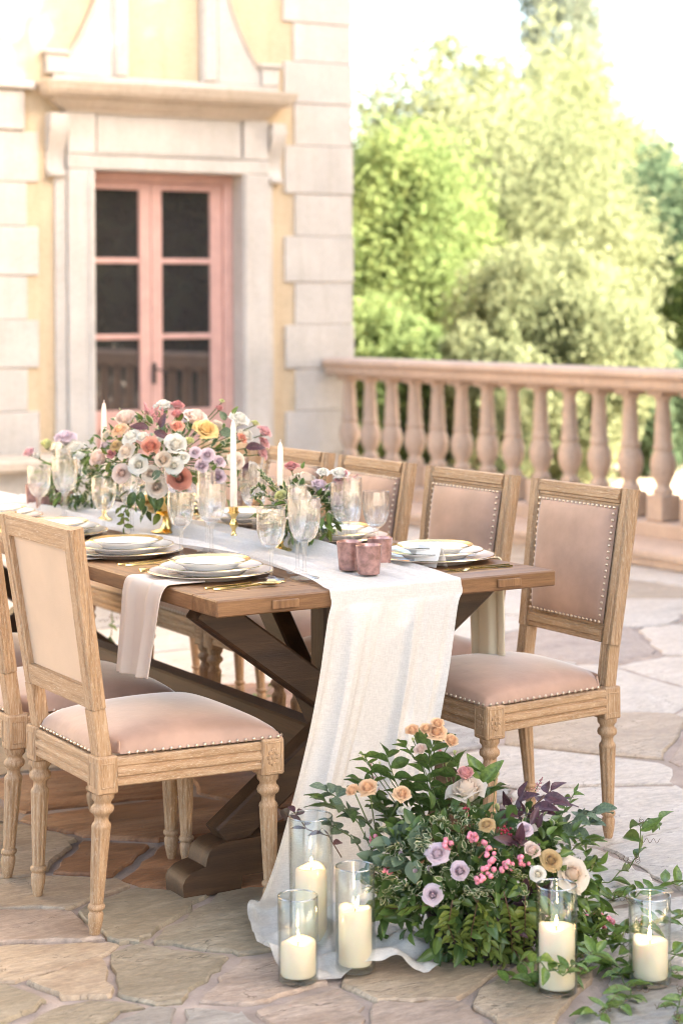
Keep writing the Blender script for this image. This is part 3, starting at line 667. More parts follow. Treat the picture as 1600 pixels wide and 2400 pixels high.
def beam(name, p0, p1, w, d, mat, parent, xa=(0, 1, 0), b=.006):
    pr = [(-w/2+b, -d/2), (w/2-b, -d/2), (w/2, -d/2+b), (w/2, d/2-b), (w/2-b, d/2), (-w/2+b, d/2), (-w/2, d/2-b), (-w/2, -d/2+b)]
    m_ = MB(); m_.sweep(pr, p0, p1, xa); return m_.build(name, M[mat], parent, sharp=30)
def trestle(yc, sg):
    # sled foot with two-step rounded ends
    half = [(0, .035), (.345, .035), (.35, .0), (.512, .0), (.515, .035), (.508, .05), (.49, .064), (.465, .071), (.45, .073), (.447, .09), (.44, .108), (.42, .122), (.39, .128), (0, .128)]
    pr = [(TW/2+x, z) for x, z in half]+[(TW/2-x, z) for x, z in reversed(half)][1:-1]
    n = len(pr); V = [(x, yc-.052, z) for x, z in pr]+[(x, yc+.052, z) for x, z in pr]
    F = [(k, (k+1) % n, n+(k+1) % n, n+k) for k in range(n)]+[tuple(range(n)), tuple(range(2*n-1, n-1, -1))]
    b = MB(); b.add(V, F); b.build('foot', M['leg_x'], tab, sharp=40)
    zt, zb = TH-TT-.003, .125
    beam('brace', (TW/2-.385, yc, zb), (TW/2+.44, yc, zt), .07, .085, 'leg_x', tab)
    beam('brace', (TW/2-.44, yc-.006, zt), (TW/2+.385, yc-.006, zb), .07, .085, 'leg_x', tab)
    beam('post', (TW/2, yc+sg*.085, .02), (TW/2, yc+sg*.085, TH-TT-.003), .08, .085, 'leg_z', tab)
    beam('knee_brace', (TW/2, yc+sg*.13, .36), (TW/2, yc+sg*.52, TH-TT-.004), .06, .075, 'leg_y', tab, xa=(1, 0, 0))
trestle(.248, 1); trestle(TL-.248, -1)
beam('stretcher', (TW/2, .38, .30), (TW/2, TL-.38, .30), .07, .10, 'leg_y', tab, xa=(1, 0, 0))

# ================================================================ chair
def chair_proto():
    t = thing('dining_chair', 'x', 'chair', (0, 0, 0), 0, 'limed oak chairs around the table')
    fl = lambda z, a: (1-.12*max(0, math.cos(9*a))**.7) if .085 < z < .262 else 1.0
    lp = [(.0, 0), (.0095, 0), (.012, .006), (.0165, .03), (.0185, .046), (.0180, .056), (.0145, .0615), (.0150, .064), (.0195, .067), (.0205, .072), (.0195, .077), (.0150, .0805), (.0160, .084), (.0162, .09)]
    lp += [(.0162+.0068*k/10, .09+.17*k/10) for k in range(1, 11)]
    lp += [(.0236, .264), (.0225, .2705), (.0172, .277), (.0165, .286), (.0185, .293), (.0262, .299), (.0278, .306), (.0262, .313), (.0205, .3185), (.0205, .325), (.0265, .332), (.0275, .3455)]
    LV, LFc = lathe(lp, 54, fl)
    def leg(x, y, fx, fy):
        V = [(x+v[0]+(fx-x)*(1-v[2]/.345), y+v[1]+(fy-y)*(1-v[2]/.345), v[2]) for v in LV]
        b = MB(); b.add(V, LFc); return b.build('leg', M['oak_z'], t, sharp=50)
    for s in (-1, 1):
        leg(s*.236, .236, s*.236, .242); leg(s*.20, -.188, s*.182, -.205)
        # corner blocks with carved rosette / framed panel
        b = MB(); b.box((s*.236, .236, .390), (.062, .062, .09), .004); cb = b.build('corner_block', M['oak_z'], t, sharp=30)
        ro = MB()
        for (nx, ny) in ((s, 0), (0, 1)):
            px, py = s*.236+nx*.031, .236+ny*.031; ux, uy = -ny, nx
            for k in range(8):
                a = 2*PI*k/8; cx_, cz_ = .0125*math.cos(a), .0165*math.sin(a)
                ro.lathe([(.0062, 0), (.005, .0022), (0, .003)], 8, M=frame_mat((px+ux*cx_, py+uy*cx_, .390+cz_), (0, 0, 1), (nx, ny, 0)))
            ro.lathe([(.006, 0), (.005, .003), (0, .004)], 10, M=frame_mat((px, py, .390), (0, 0, 1), (nx, ny, 0)))
            for dz, hw in ((.036, .022), (-.036, .022)): ro.box((px+0*ux, py+0*uy, .390+dz), (abs(ux)*hw*2+abs(nx)*.003, abs(uy)*hw*2+abs(ny)*.003, .003), .0008)
            for q in (-.022, .022): ro.box((px+ux*q, py+uy*q, .390), (abs(ux)*.003+abs(nx)*.003, abs(uy)*.003+abs(ny)*.003, .075), .0008)
        ro.build('rosette', M['oak_z'], cb)
        b = MB(); b.box((s*.20, -.188, .390), (.058, .056, .09), .004); rb = b.build('corner_block', M['oak_z'], t, sharp=30)
        ro = MB()
        for (nx, ny) in ((s, 0), (0, -1)):
            px, py = s*.20+nx*.029, -.188+ny*.028; ux, uy = -ny, nx
            for dz in (.028, -.028): ro.box((px, py, .390+dz), (abs(ux)*.034+abs(nx)*.003, abs(uy)*.034+abs(ny)*.003, .003), .0008)
            for q in (-.0165, .0165): ro.box((px+ux*q, py+uy*q, .390), (abs(ux)*.003+abs(nx)*.003, abs(uy)*.003+abs(ny)*.003, .058), .0008)
        ro.build('panel_moulding', M['oak_z'], rb)
    # moulded seat rails: profile x = outward, y = up
    rp = [(-.014, -.034), (.012, -.034), (.015, -.031), (.015, -.020), (.011, -.017), (.011, -.013), (.016, -.009), (.0175, -.002), (.016, .005), (.011, .008), (.011, .012), (.014, .015), (.015, .022), (.014, .030), (.010, .034), (-.014, .034)]
    def rail(p0, p1, ax):
        p0 = Vector(p0); p1 = Vector(p1); d = (p1-p0).normalized(); out = d.cross(Vector((0, 0, 1)))
        n = len(rp); V = [tuple(p+out*a+Vector((0, 0, b_))) for p in (p0, p1) for a, b_ in rp]
        F = [(k, (k+1) % n, n+(k+1) % n, n+k) for k in range(n)]+[tuple(range(n)), tuple(range(2*n-1, n-1, -1))]
        b = MB(); b.add(V, F); b.build('seat_rail', M['oak_'+ax], t, sharp=25)
    rail((.236+.012, -.16+.0, .396), (.236+.014, .205, .396), 'y') if False else None
    rail((.215, -.162, .396), (.247, .207, .396), 'y'); rail((-.247, .207, .396), (-.215, -.162, .396), 'y')
    rail((.206, .247, .396), (-.206, .247, .396), 'x'); rail((-.172, -.197, .396), (.172, -.197, .396), 'x')
    # seat cushion
    nu, nv = 25, 25; V = []
    def seat_half(y): return .208+(.262-.208)*(y+.20)/.465
    for j in range(nv):
        for i in range(nu):
            a = -1+2*i/(nu-1); b_ = -1+2*j/(nv-1)
            a2 = math.sin(a*PI/2)*.55+a*.45; b2 = math.sin(b_*PI/2)*.55+b_*.45
            y = .0325+.2335*b2; x = seat_half(y)*a2
            e = (1-abs(a2)**5)*(1-abs(b2)**5); z = .434+.046*max(0, e)**.38+.022*(1-a2*a2)*(1-b2*b2)
            # notch around the back posts
            if y < -.15 and abs(x) > .165: x = math.copysign(.165+(abs(x)-.165)*.12, x)
            V.append((x, y, z))
    F = grid_faces(nu, nv); 
    me = mesh_from('seat_cushion', V, F, M['velvet'], True, 60); sc = put('seat_cushion', me, t)
    pip = MB(); 
    for s in (-1, 1): pip.tube([(s*(.209), -.152, .438), (s*.2075, -.150, .452), (s*.204, -.149, .464)], .0035, 5)
    pip.build('piping', M['velvet'], sc)
    # nailheads
    NV, NF = lathe([(.0049, 0), (.0045, .002), (.0027, .0035), (0, .0042)], 8, None, False)
    def nails(name, pts):
        b = MB()
        for p, nrm in pts: b.add(NV, NF, frame_mat(p, (0, 0, 1) if abs(nrm[2]) < .9 else (0, 1, 0), nrm))
        o = b.build(name, M['nail'], t, sharp=0); o['kind'] = 'stuff'
    def line(p0, p1, nrm, n): return [(tuple(Vector(p0).lerp(Vector(p1), (k+.5)/n)), nrm) for k in range(n)]
    nails('seat_nailheads', line((-.262, .2665, .439), (.262, .2665, .439), (0, 1, .1), 24)+line((.229, -.145, .439), (.264, .262, .439), (1, -.08, .1), 19)+line((-.229, -.145, .439), (-.264, .262, .439), (-1, -.08, .1), 19)+line((-.165, -.2035, .439), (.165, -.2035, .439), (0, -1, .1), 15))
    # back: posts rake backwards
    def yb(z): return -.188-(z-.435)*.145
    def hx(z): return .190+.022*(z-.435)/.545
    pp = [(-.026, -.016), (-.012, -.016), (-.010, -.019), (.012, -.019), (.014, -.016), (.026, -.016), (.0285, -.012), (.0265, -.008), (.0285, -.003), (.0265, .002), (.0285, .007), (.0265, .012), (.024, .017), (.012, .017), (.010, .021), (-.006, .021), (-.009, .015), (-.016, .015), (-.019, .010), (-.026, .010)]
    for s in (-1, 1):
        b = MB(); p = [(s*a, c) for a, c in pp]; p = p if s > 0 else p[::-1]
        b.sweep(p, (s*hx(.545), yb(.545), .545), (s*hx(.98), yb(.98), .98), (1, 0, 0)) if False else None
        n = len(p); P0 = Vector((s*hx(.548), yb(.548), .548)); P1 = Vector((s*(hx(.98)), yb(.98), .98)); yv = Vector((0, 1, .145)).normalized()
        V = [tuple(q+Vector((a, 0, 0))+yv*c) for q in (P0, P1) for a, c in p]
        F = [(k, (k+1) % n, n+(k+1) % n, n+k) for k in range(n)]+[tuple(range(n)), tuple(range(2*n-1, n-1, -1))]
        b.add(V, F); b.build('back_post', M['oak_z'], t, sharp=25)
        # fluted stub between seat and back frame
        b = MB(); p = [(-.021, -.019), (.021, -.019), (.023, -.015), (.023, .013), (.019, .017), (.014, .017), (.012, .013), (.009, .017), (.004, .017), (.002, .013), (-.001, .017), (-.006, .017), (-.008, .013), (-.012, .017), (-.021, .017)]
        n = len(p); P0 = Vector((s*.195, yb(.434), .434)); P1 = Vector((s*hx(.547), yb(.547), .547))
        V = [tuple(q+Vector((a, 0, 0))+yv*c) for q in (P0, P1) for a, c in p]
        F = [(k, (k+1) % n, n+(k+1) % n, n+k) for k in range(n)]+[tuple(range(n)), tuple(range(2*n-1, n-1, -1))]
        b.add(V, F); b.build('post_stub', M['oak_z'], t, sharp=25)
    def hrail(name, z, flip):
        pr = [(-.0255, -.016), (.0255, -.016), (.0265, -.008), (.0255, .012), (.022, .017), (.010, .017), (.008, .021), (-.006, .021), (-.009, .015), (-.016, .015), (-.019, .010), (-.0255, .010)]
        pr = [((a if not flip else -a), c) for a, c in pr]; pr = pr if flip else pr[::-1]
        zv = Vector((0, -.145, 1)).normalized(); yv = Vector((0, 1, .145)).normalized(); L = hx(z)-.024; n = len(pr)
        V = [tuple(Vector((x, yb(z), z))+zv*a+yv*c) for x in (-L, L) for a, c in pr]
        F = [(k, (k+1) % n, n+(k+1) % n, n+k) for k in range(n)]+[tuple(range(n)), tuple(range(2*n-1, n-1, -1))]
        b = MB(); b.add(V, F); b.build(name, M['oak_x'], t, sharp=25)
    hrail('top_rail', .954, False); hrail('bottom_rail', .574, True)
    # upholstered back (front) and cloth panel (rear)
    nu, nv = 21, 25; V = []; yv = Vector((0, 1, .145)).normalized()
    for j in range(nv):
        for i in range(nu):
            a = -1+2*i/(nu-1); c = -1+2*j/(nv-1); a2 = math.sin(a*PI/2)*.5+a*.5; c2 = math.sin(c*PI/2)*.5+c*.5
            z = .764+.164*c2; x = (hx(z)-.028)*a2; e = max(0, (1-abs(a2)**6)*(1-abs(c2)**6)); o = .012+.022*e**.45+.008*(1-a2*a2)*(1-c2*c2)
            p = Vector((x, yb(z), z))+yv*o; V.append(tuple(p))
    put('back_cushion', mesh_from('back_cushion', V, grid_faces(nu, nv, True), M['velvet'], True, 60), t)
    V = []
    for z in (.60, .93):
        for s in (-1, 1): V.append(tuple(Vector((s*(hx(z)-.024), yb(z), z))-yv*.004))
    put('back_panel', mesh_from('back_panel', [V[0], V[1], V[3], V[2]], [(0, 1, 2, 3)], M['back_fabric'], False), t)
    pts = []; q = .0175
    def bk(x, z): return tuple(Vector((x, yb(z), z))+yv*.021)
    zl, zh = .604, .924; nrm = tuple(yv)
    for k in range(19): x = -1+2*k/18; pts.append((bk(x*(hx(zh)-.034), zh), nrm)); pts.append((bk(x*(hx(zl)-.034), zl), nrm))
    for k in range(1, 18):
        z = zl+(zh-zl)*k/18
        for s in (-1, 1): pts.append((bk(s*(hx(z)-.034), z), nrm))
    nails('back_nailheads', pts)
    return t
ORD = ['first', 'second', 'third', 'fourth', 'fifth']
ch = chair_proto()
spots = [(-.10, .232, -PI/2, 'L', 0), (-.105, .785, -PI/2-.02, 'L', 1), (-.10, 1.34, -PI/2, 'L', 2),
         (1.06, .262, PI/2, 'R', 0), (1.055, .825, PI/2+.015, 'R', 1), (1.05, 1.40, PI/2-.02, 'R', 2), (1.06, 1.955, PI/2, 'R', 3), (1.06, 2.50, PI/2, 'R', 4)]
CL = {('L', 0): 'limed oak chair showing its wooden back, beside the long hanging blush napkin', ('L', 1): 'limed oak chair next along from the one beside the hanging blush napkin',
      ('L', 2): 'limed oak chair third from the draped end, on the side away from the balustrade', ('R', 0): 'limed oak chair with pink velvet seat standing behind the floor bouquet',
      ('R', 1): 'velvet backed chair second from the draped end on the balustrade side', ('R', 2): 'velvet backed chair third from the draped end on the balustrade side',
      ('R', 3): 'velvet backed chair fourth from the draped end, behind the tall centrepiece', ('R', 4): 'last chair of the balustrade side row, farthest from the draped end'}
for i, (x, y, rz, sd, k) in enumerate(spots):
    if i == 0: ch.location = (x, y, 0); ch.rotation_euler = (0, 0, rz); ch['label'] = CL[(sd, k)]
    else: dup(ch, (x, y, 0), rz, CL[(sd, k)])

# ================================================================ place settings
def place_words(sd, k): return '%s %s place from the draped end' % (ORD[k], 'balustrade-side' if sd == 'R' else 'open-side')
def plate_mesh(name, R_, depth, foot, mat, rim=None, rimw=.02, th=.004):
    z0 = .0
    prof = [(0, z0+.004), (foot*.9, z0+.004), (foot*.93, z0), (foot, z0), (foot*1.05, z0+.004), (R_*.72, z0+depth*.45), (R_*.97, z0+depth-.002), (R_, z0+depth), (R_*.99, z0+depth+th*.5), (R_*.72, z0+depth*.45+th), (foot*1.02, z0+.009), (0, z0+.009)]
    return MB().lathe(prof, 64, cap=False).mesh(name, mat, True, 50)
def ring_mesh(name, R_, depth, w, mat, th=.004):
    f = lambda q: (R_*q, depth*.45+th+(depth-depth*.45-th*.5)*(q-.72)/.27+.0007)
    prof = [f(.99), f(.95) if w > .02 else f(.985), f(1-w/R_), ]
    return MB().lathe([(prof[0][0]+.0012, prof[0][1]-.0018)]+prof, 64, cap=False).mesh(name, mat, True, 60)
chg = plate_mesh('charger_plate', .168, .018, .11, M['ivory_charger'])
chg_r = ring_mesh('gold_rim', .168, .018, .004, M['gold'])
din = plate_mesh('dinner_plate', .138, .020, .088, M['porcelain']); din_r = ring_mesh('gold_rim', .138, .020, .003, M['gold'])
sal = plate_mesh('salad_plate', .108, .022, .068, M['porcelain']); sal_r = ring_mesh('gold_rim', .108, .022, .015, M['gold'])
def bar(pts, w, h):
    """flat tapered strip along +Y: pts (y, halfwidth, z)"""
    V = []; F = []; n = len(pts)
    for y, hw, z in [(a*1.08, b*1.3, c) for a, b, c in pts]: V += [(-hw, y, z), (hw, y, z), (hw*.8, y, z+h), (-hw*.8, y, z+h)]
    for k in range(n-1):
        a = 4*k; b = a+4
        for q in range(4): F.append((a+q, a+(q+1) % 4, b+(q+1) % 4, b+q))
    F.append((0, 3, 2, 1)); F.append((4*(n-1), 4*(n-1)+1, 4*(n-1)+2, 4*(n-1)+3)); return V, F
def cutlery(kind):
    b = MB(); b.add(*bar([(0, .0028, .001), (.004, .0042, .001), (.06, .0038, .0015), (.11, .0028, .003), (.125, .0024, .004)], 0, .0042))
    parts = {'handle': b.mesh('handle', M['gold'])}
    h = MB()
    if kind == 'knife': h.add(*bar([(.124, .003, .003), (.135, .0075, .002), (.19, .0085, .0015), (.213, .006, .0015), (.222, .0012, .0015)], 0, .0016)); parts['blade'] = h.mesh('blade', M['gold'])
    elif kind == 'spoon':
        V = []; nu, nv = 9, 11
        for j in range(nv):
            for i in range(nu):
                a = -1+2*i/(nu-1); c = j/(nv-1); hw = .021*math.sin(PI*min(.985, max(.02, c)))**.6*(.86+.2*c); q = a
                V.append((hw*q, .123+.066*c, .0075-.0065*(1-q*q)*math.sin(PI*c)**.7+.002*(1-c)))
        h.add(V, grid_faces(nu, nv)); h.add([(x, y, z-.0012) for x, y, z in V], grid_faces(nu, nv, True)); parts['bowl'] = h.mesh('bowl', M['gold'])
    else:
        h.add(*bar([(.124, .0024, .004), (.135, .006, .0025), (.145, .0115, .0012), (.152, .012, .001)], 0, .0018)); parts['fork_head'] = h.mesh('fork_head', M['gold'])
        tn = MB(); tn.add(*bar([(.151, .0018, .001), (.175, .0016, .0015), (.196, .0008, .005)], 0, .0016)); parts['tine'] = tn.mesh('tine', M['gold'])
    return parts
CUT = {k: cutlery(k) for k in ('knife', 'spoon', 'fork')}
def lay(kind, x, y, ang, label, grp, z=TH+.0012):
    t = thing(kind, label, kind, (x, y, z), ang, grp)
    for nm, me in CUT[kind].items():
        if nm == 'tine':
            for q in (-.0105, -.0035, .0035, .0105): put('tine', me, t, (q, 0, 0))
        else: put(nm, me, t)
# crystal
def goblet_meshes(s, flute=False):
    if flute:
        outer = [(.0, .0), (.030, .0), (.031, .002), (.012, .006), (.0052, .012), (.0045, .05), (.0050, .075), (.009, .092), (.018, .115), (.0245, .145), (.0265, .185), (.0258, .235)]
        cut = (.088, .15)
    else:
        outer = [(.0, .0), (.036*1, .0), (.037, .002), (.016, .006), (.0062, .012), (.0048, .03), (.0045, .06), (.0062, .080), (.011, .089), (.0195, .094), (.029, .104), (.0355, .119), (.0395, .137), (.041, .158), (.0405, .178), (.0398, .198)]
        cut = (.094, .172)
    # refine
    def refine(pr, n):
        out = []
        for k in range(len(pr)-1):
            for q in range(n): out.append(tuple(pr[k][i]+(pr[k+1][i]-pr[k][i])*q/n for i in (0, 1)))
        return out+[pr[-1]]
    o = refine(outer, 6); z_in = .097 if not flute else .10
    inner = [(max(0, r-.0022), z) for r, z in o if z > z_in][::-1]; inner.append((0, inner[-1][1]-.001))
    def fz(z, a):
        if not (cut[0] < z < cut[1]): return 1.0
        k = (z-cut[0])/(cut[1]-cut[0]); w = min(1, (1-k)/.25, k/.08+.3)
        v = abs(math.sin(11*a)); g = 1-.085*w*(1-v)**1.5
        if k < .42 and not flute: g -= .045*(1-abs(math.sin(z*420)))
        return g
    full = o+[(inner[0][0]+.001, o[-1][1]+.0008)]+inner
    V, F = lathe([(r*s, z*s) for r, z in full], 88, None, False); n = 88; no = len(o)
    V = [tuple((v[0]*fz(v[2]/s, math.atan2(v[1], v[0])), v[1]*fz(v[2]/s, math.atan2(v[1], v[0])), v[2])) if i < n*no else v for i, v in enumerate(V)]
    nb = 3*3*n    # foot rows
    return mesh_from('crystal_glass', V, F, M['crystal'], True, 35)
GOB = [goblet_meshes(.96), goblet_meshes(1.06)]; FLU = goblet_meshes(1.0, True)
def glassware(sd, k, cx, cyy):
    sg = 1 if sd == 'L' else -1
    for nm, me, dx, dy, lab in [('water_goblet', GOB[0], .105, -.145, 'smaller cut crystal goblet'), ('wine_goblet', GOB[1], .18, -.19, 'larger cut crystal goblet'), ('champagne_flute', FLU, .215, -.09, 'slim crystal champagne flute')]:
        o = put(nm, me, None, (cx+sg*dx, cyy+sg*dy, TH+.0015 if nm == 'water_goblet' else TH+.006), (0, 0, random.random()*6)); tag(o, '%s at the %s' % (lab, place_words(sd, k)), 'glass', 'crystal glasses on the table')
def setting(sd, k, cx, cyy):
    g = 'plates stacked at the place settings'; pw = place_words(sd, k); z = TH+.0012
    for nm, me, rm, dz, lab, ox in [('charger_plate', chg, chg_r, 0, 'blush pearl charger under the plates', 0), ('dinner_plate', din, din_r, .0115, 'white dinner plate under the small plate', .0), ('salad_plate', sal, sal_r, .0235, 'small white plate with wide gold rim', .0)]:
        t = thing(nm, '%s, %s' % (lab, pw), 'plate', (cx+random.uniform(-.003, .003), cyy+random.uniform(-.003, .003), z+dz), random.random()*6, g)
        put('plate_body', me, t); put('gold_rim', rm, t)
    a = -PI/2 if sd == 'L' else PI/2; sg = 1 if sd == 'L' else -1; gc = 'gold cutlery at the place settings'
    # handle ends lie towards the diner, heads to the table middle
    for kind, dy, dx, da, lab in [('knife', -.195, -.115, .02, 'gold knife beside the spoon'), ('spoon', -.225, -.105, -.05, 'gold spoon outermost of the cutlery'), ('fork', .19, -.12, .03, 'gold fork nearest its plate'), ('fork', .218, -.11, -.04, 'gold fork outermost of the pair')]:
        lay(kind, cx+sg*dx, cyy+sg*dy, a+da, '%s, %s' % (lab, pw), gc)
for k, (sd, x, y) in enumerate([('L', .18, .392), ('L', .18, .935), ('L', .18, 1.485), ('L', .18, 2.03), ('R', .856, .335), ('R', .856, .895), ('R', .856, 1.455), ('R', .856, 2.01), ('R', .856, 2.44)]):
    kk = k if sd == 'L' else k-4
    setting(sd, kk, x, y); glassware(sd, kk, x, y)
# tent card
p = on_z(1008, 1327, TH); t = thing('place_card', 'small white tent card in front of the plates with the gold forks', 'card', (p.x, p.y, TH+.002), R(96))
for nm, sg in (('card_front', -1), ('card_back', 1)):
    b = MB(); V = [(-.05, sg*.02, 0), (.05, sg*.02, 0), (.05, sg*.0005, .055), (-.05, sg*.0005, .055)]; b.add(V+[(x, y_+sg*.0009, z) for x, y_, z in V], [(0, 1, 2, 3), (4, 7, 6, 5), (0, 4, 5, 1), (0, 3, 7, 4), (1, 5, 6, 2)]); b.build(nm, M['paper'], t, False)

# ================================================================ cloth
def catmull(keys, n):
    """keys: list of flat float lists -> n rows"""
    K = np.array(keys, float); m_ = len(K); out = []
    for i in range(n):
        u_ = i/(n-1)*(m_-1); k = min(int(u_), m_-2); f = u_-k
        p0, p1, p2, p3 = K[max(k-1, 0)], K[k], K[k+1], K[min(k+2, m_-1)]
        out.append(.5*((2*p1)+(-p0+p2)*f+(2*p0-5*p1+4*p2-p3)*f*f+(-p0+3*p1-3*p2+p3)*f**3))
    return np.array(out)
def drape(name, keys, nrow, ncol, mat, waves, seed, label, cat, zmin=None, lump=None, off=.9):
    """keys: (Lx,Ly,Lz, Rx,Ry,Rz, nx,ny,nz, amp, shift)"""
    rows = catmull(keys, nrow); rg = np.random.default_rng(seed); U = np.linspace(0, 1, ncol); V = []
    for r_i, r_ in enumerate(rows):
        L, Rr, nn, amp, sh = r_[0:3], r_[3:6], r_[6:9], r_[9], r_[10]
        nn = nn/np.linalg.norm(nn); w = np.zeros(ncol)
        for (fq, ph, wt, dr_) in waves: w += wt*np.sin(2*PI*(fq*U+ph+dr_*sh))
        lat = (Rr-L)/np.linalg.norm(Rr-L)
        w2 = np.zeros(ncol)
        for (fq, ph, wt, dr_) in waves: w2 += wt*np.cos(2*PI*(fq*U+ph+dr_*sh))
        ed = np.minimum(1, np.minimum(U, 1-U)*8)
        P = L+(Rr-L)*U[:, None]+nn*(amp*np.maximum(w+off, .02*w))[:, None]+lat*(amp*.5*w2*ed)[:, None]
        V += P.tolist()
    if lump is not None: V = [(x, y, z+lump(x, y)) for x, y, z in V]
    if zmin is not None: V = [(x, y, max(z, zmin(x, y))) for x, y, z in V]
    me = mesh_from(name, V, grid_faces(ncol, nrow), mat, True, 0); o = put(name, me); tag(o, label, cat)
    return o
up = (0, 0, 1); z0 = TH+.003
eL, eR = on_t(771, 1388, -.003).x, on_t(1078, 1358, -.003).x      # where the cloth crosses the table end
K = []
for y, l, r_, a, s in [(2.752, .36, .70, .012, 3.0), (2.3, .37, .69, .017, 2.6), (1.9, .34, .72, .021, 2.2), (1.5, .37, .70, .022, 1.8), (1.1, .34, .71, .021, 1.4), (.75, .36, .74, .018, 1.0), (.4, eL+.03, eR+.015, .014, .5), (.15, eL+.02, eR+.005, .008, .15), (.07, eL+.01, eR, .005, .05), (.03, eL+.003, eR, .0025, 0), (.010, eL, eR, .002, 0)]:
    K.append([l, y, z0, r_, y, z0, *up, a, s])
fr = -.012
def hang(yl, xl, yr, xr, a, s, off=-.02):
    l = on_t(xl, yl, off); r_ = on_t(xr, yr, off); return [l.x, off, l.z, r_.x, off, r_.z, 0, -1, .05, a, s]
K.append([eL, -.003, TH+.001, eR, -.003, TH+.001, 0, -.6, .8, .002, 0]); K.append([eL, -.006, TH-.012, eR, -.006, TH-.012, 0, -1, .2, .002, 0]); K.append([eL, -.008, TH-.032, eR, -.008, TH-.032, 0, -1, .05, .004, 0])
K.append(hang(1460, 760, 1420, 1066, .010, 0, -.012)); K.append(hang(1600, 734, 1560, 1042, .018, .01, -.016)); K.append(hang(1740, 702, 1700, 1014, .024, .02, -.022)); K.append(hang(1880, 662, 1850, 992, .030, .04, -.045)); K.append(hang(2010, 622, 1980, 968, .032, .07, -.06)); K.append(hang(2100, 588, 2080, 952, .030, .11, -.075))
def fl(xl, yl, xr, yr, a, s, z=.012):
    l = on_z(xl, yl, z); r_ = on_z(xr, yr, z); return [l.x, l.y, z, r_.x, r_.y, z, 0, -.15, 1, a, s]
K.append(fl(578, 2150, 965, 2130, .016, .20)); K.append(fl(588, 2190, 1000, 2175, .009, .32)); K.append(fl(610, 2232, 1030, 2212, .006, .5, .012)); K.append(fl(640, 2268, 1035, 2246, .005, .75, .010)); K.append(fl(672, 2290, 1025, 2268, .004, 1.0, .008)); K.append(fl(700, 2302, 1000, 2282, .006, .85, .005))
run_w = [(1.2, .1, .75, .25), (2.6, .45, .7, -.3), (4.7, .2, .32, .5), (8.3, .7, .13, .9), (15.3, .3, .05, 1.7)]
drape('table_runner', K, 300, 120, M['gauze'], run_w, 3, 'long white gauze runner falling from the table end to a pool on the floor', 'runner', zmin=lambda x, y: .0065 if y < -.05 else (TH+.0015 if y > -.0015 else -1), off=.55, lump=lambda x, y: 0 if y > -.09 else min(1, (-.09-y)/.08)*(.030*max(0, .45+.7*math.sin(24*x+11*y+1.3)*math.sin(17*y+5*x)+.5*math.sin(13*x-23*y))+.008*math.sin(52*x+31*y)*math.sin(44*y-20*x)))
# napkins
def napkin(name, label, side, ya, yb_, zbot, mat, bl, br, seed):
    sg = -1 if side == 'L' else 1; ex = -.004 if side == 'L' else TW+.004; inn = -sg
    K = []
    for dx in (.11, .06, .02): K.append([ex+inn*dx, ya+.012, TH+.003, ex+inn*dx, yb_-.012, TH+.003, *up, .0025, 0])
    K.append([ex+sg*.004, ya, TH-.001, ex+sg*.004, yb_, TH-.001, sg*.7, 0, .7, .004, 0])
    for q in (.12, .35, .6, .8, 1.0):
        z = TH+(zbot-TH)*q; K.append([ex+sg*.012, ya+(bl-ya)*q, z, ex+sg*.012, yb_+(br-yb_)*q, z-.012*q, sg, 0, .05, .005+.006*q, .1*q])
    o = drape(name, K, 60, 40, mat, [(1.0, .2, .8, .1), (2.2, .6, .9, .3), (4.0, .1, .25, .2)], seed, label, 'napkin')
    md = o.modifiers.new('thickness', 'SOLIDIFY'); md.thickness = .004; md.offset = 1
a_ = on_s(301, 1355, -.01); b_ = on_s(390, 1378, -.01); c_ = on_s(283, 1562, -.016); d_ = on_s(358, 1583, -.016)
napkin('napkin', 'blush linen napkin hanging from under the plates beside the wooden chair back', 'L', b_.y, a_.y, c_.z, M['linen'], d_.y, c_.y, 4)
a_ = on_s(1092, 1400, TW+.01); b_ = on_s(1172, 1400, TW+.01); c_ = on_s(1098, 1537, TW+.016)
napkin('napkin', 'cream linen napkin hanging over the velvet seat behind the floor bouquet', 'R', b_.y, a_.y, c_.z, M['cream_linen'], b_.y+.005, a_.y-.01, 5)
napkin('napkin', 'blush linen napkin hanging at the second place, side away from the balustrade', 'L', .85, 1.03, .56, M['linen'], .86, 1.04, 6)

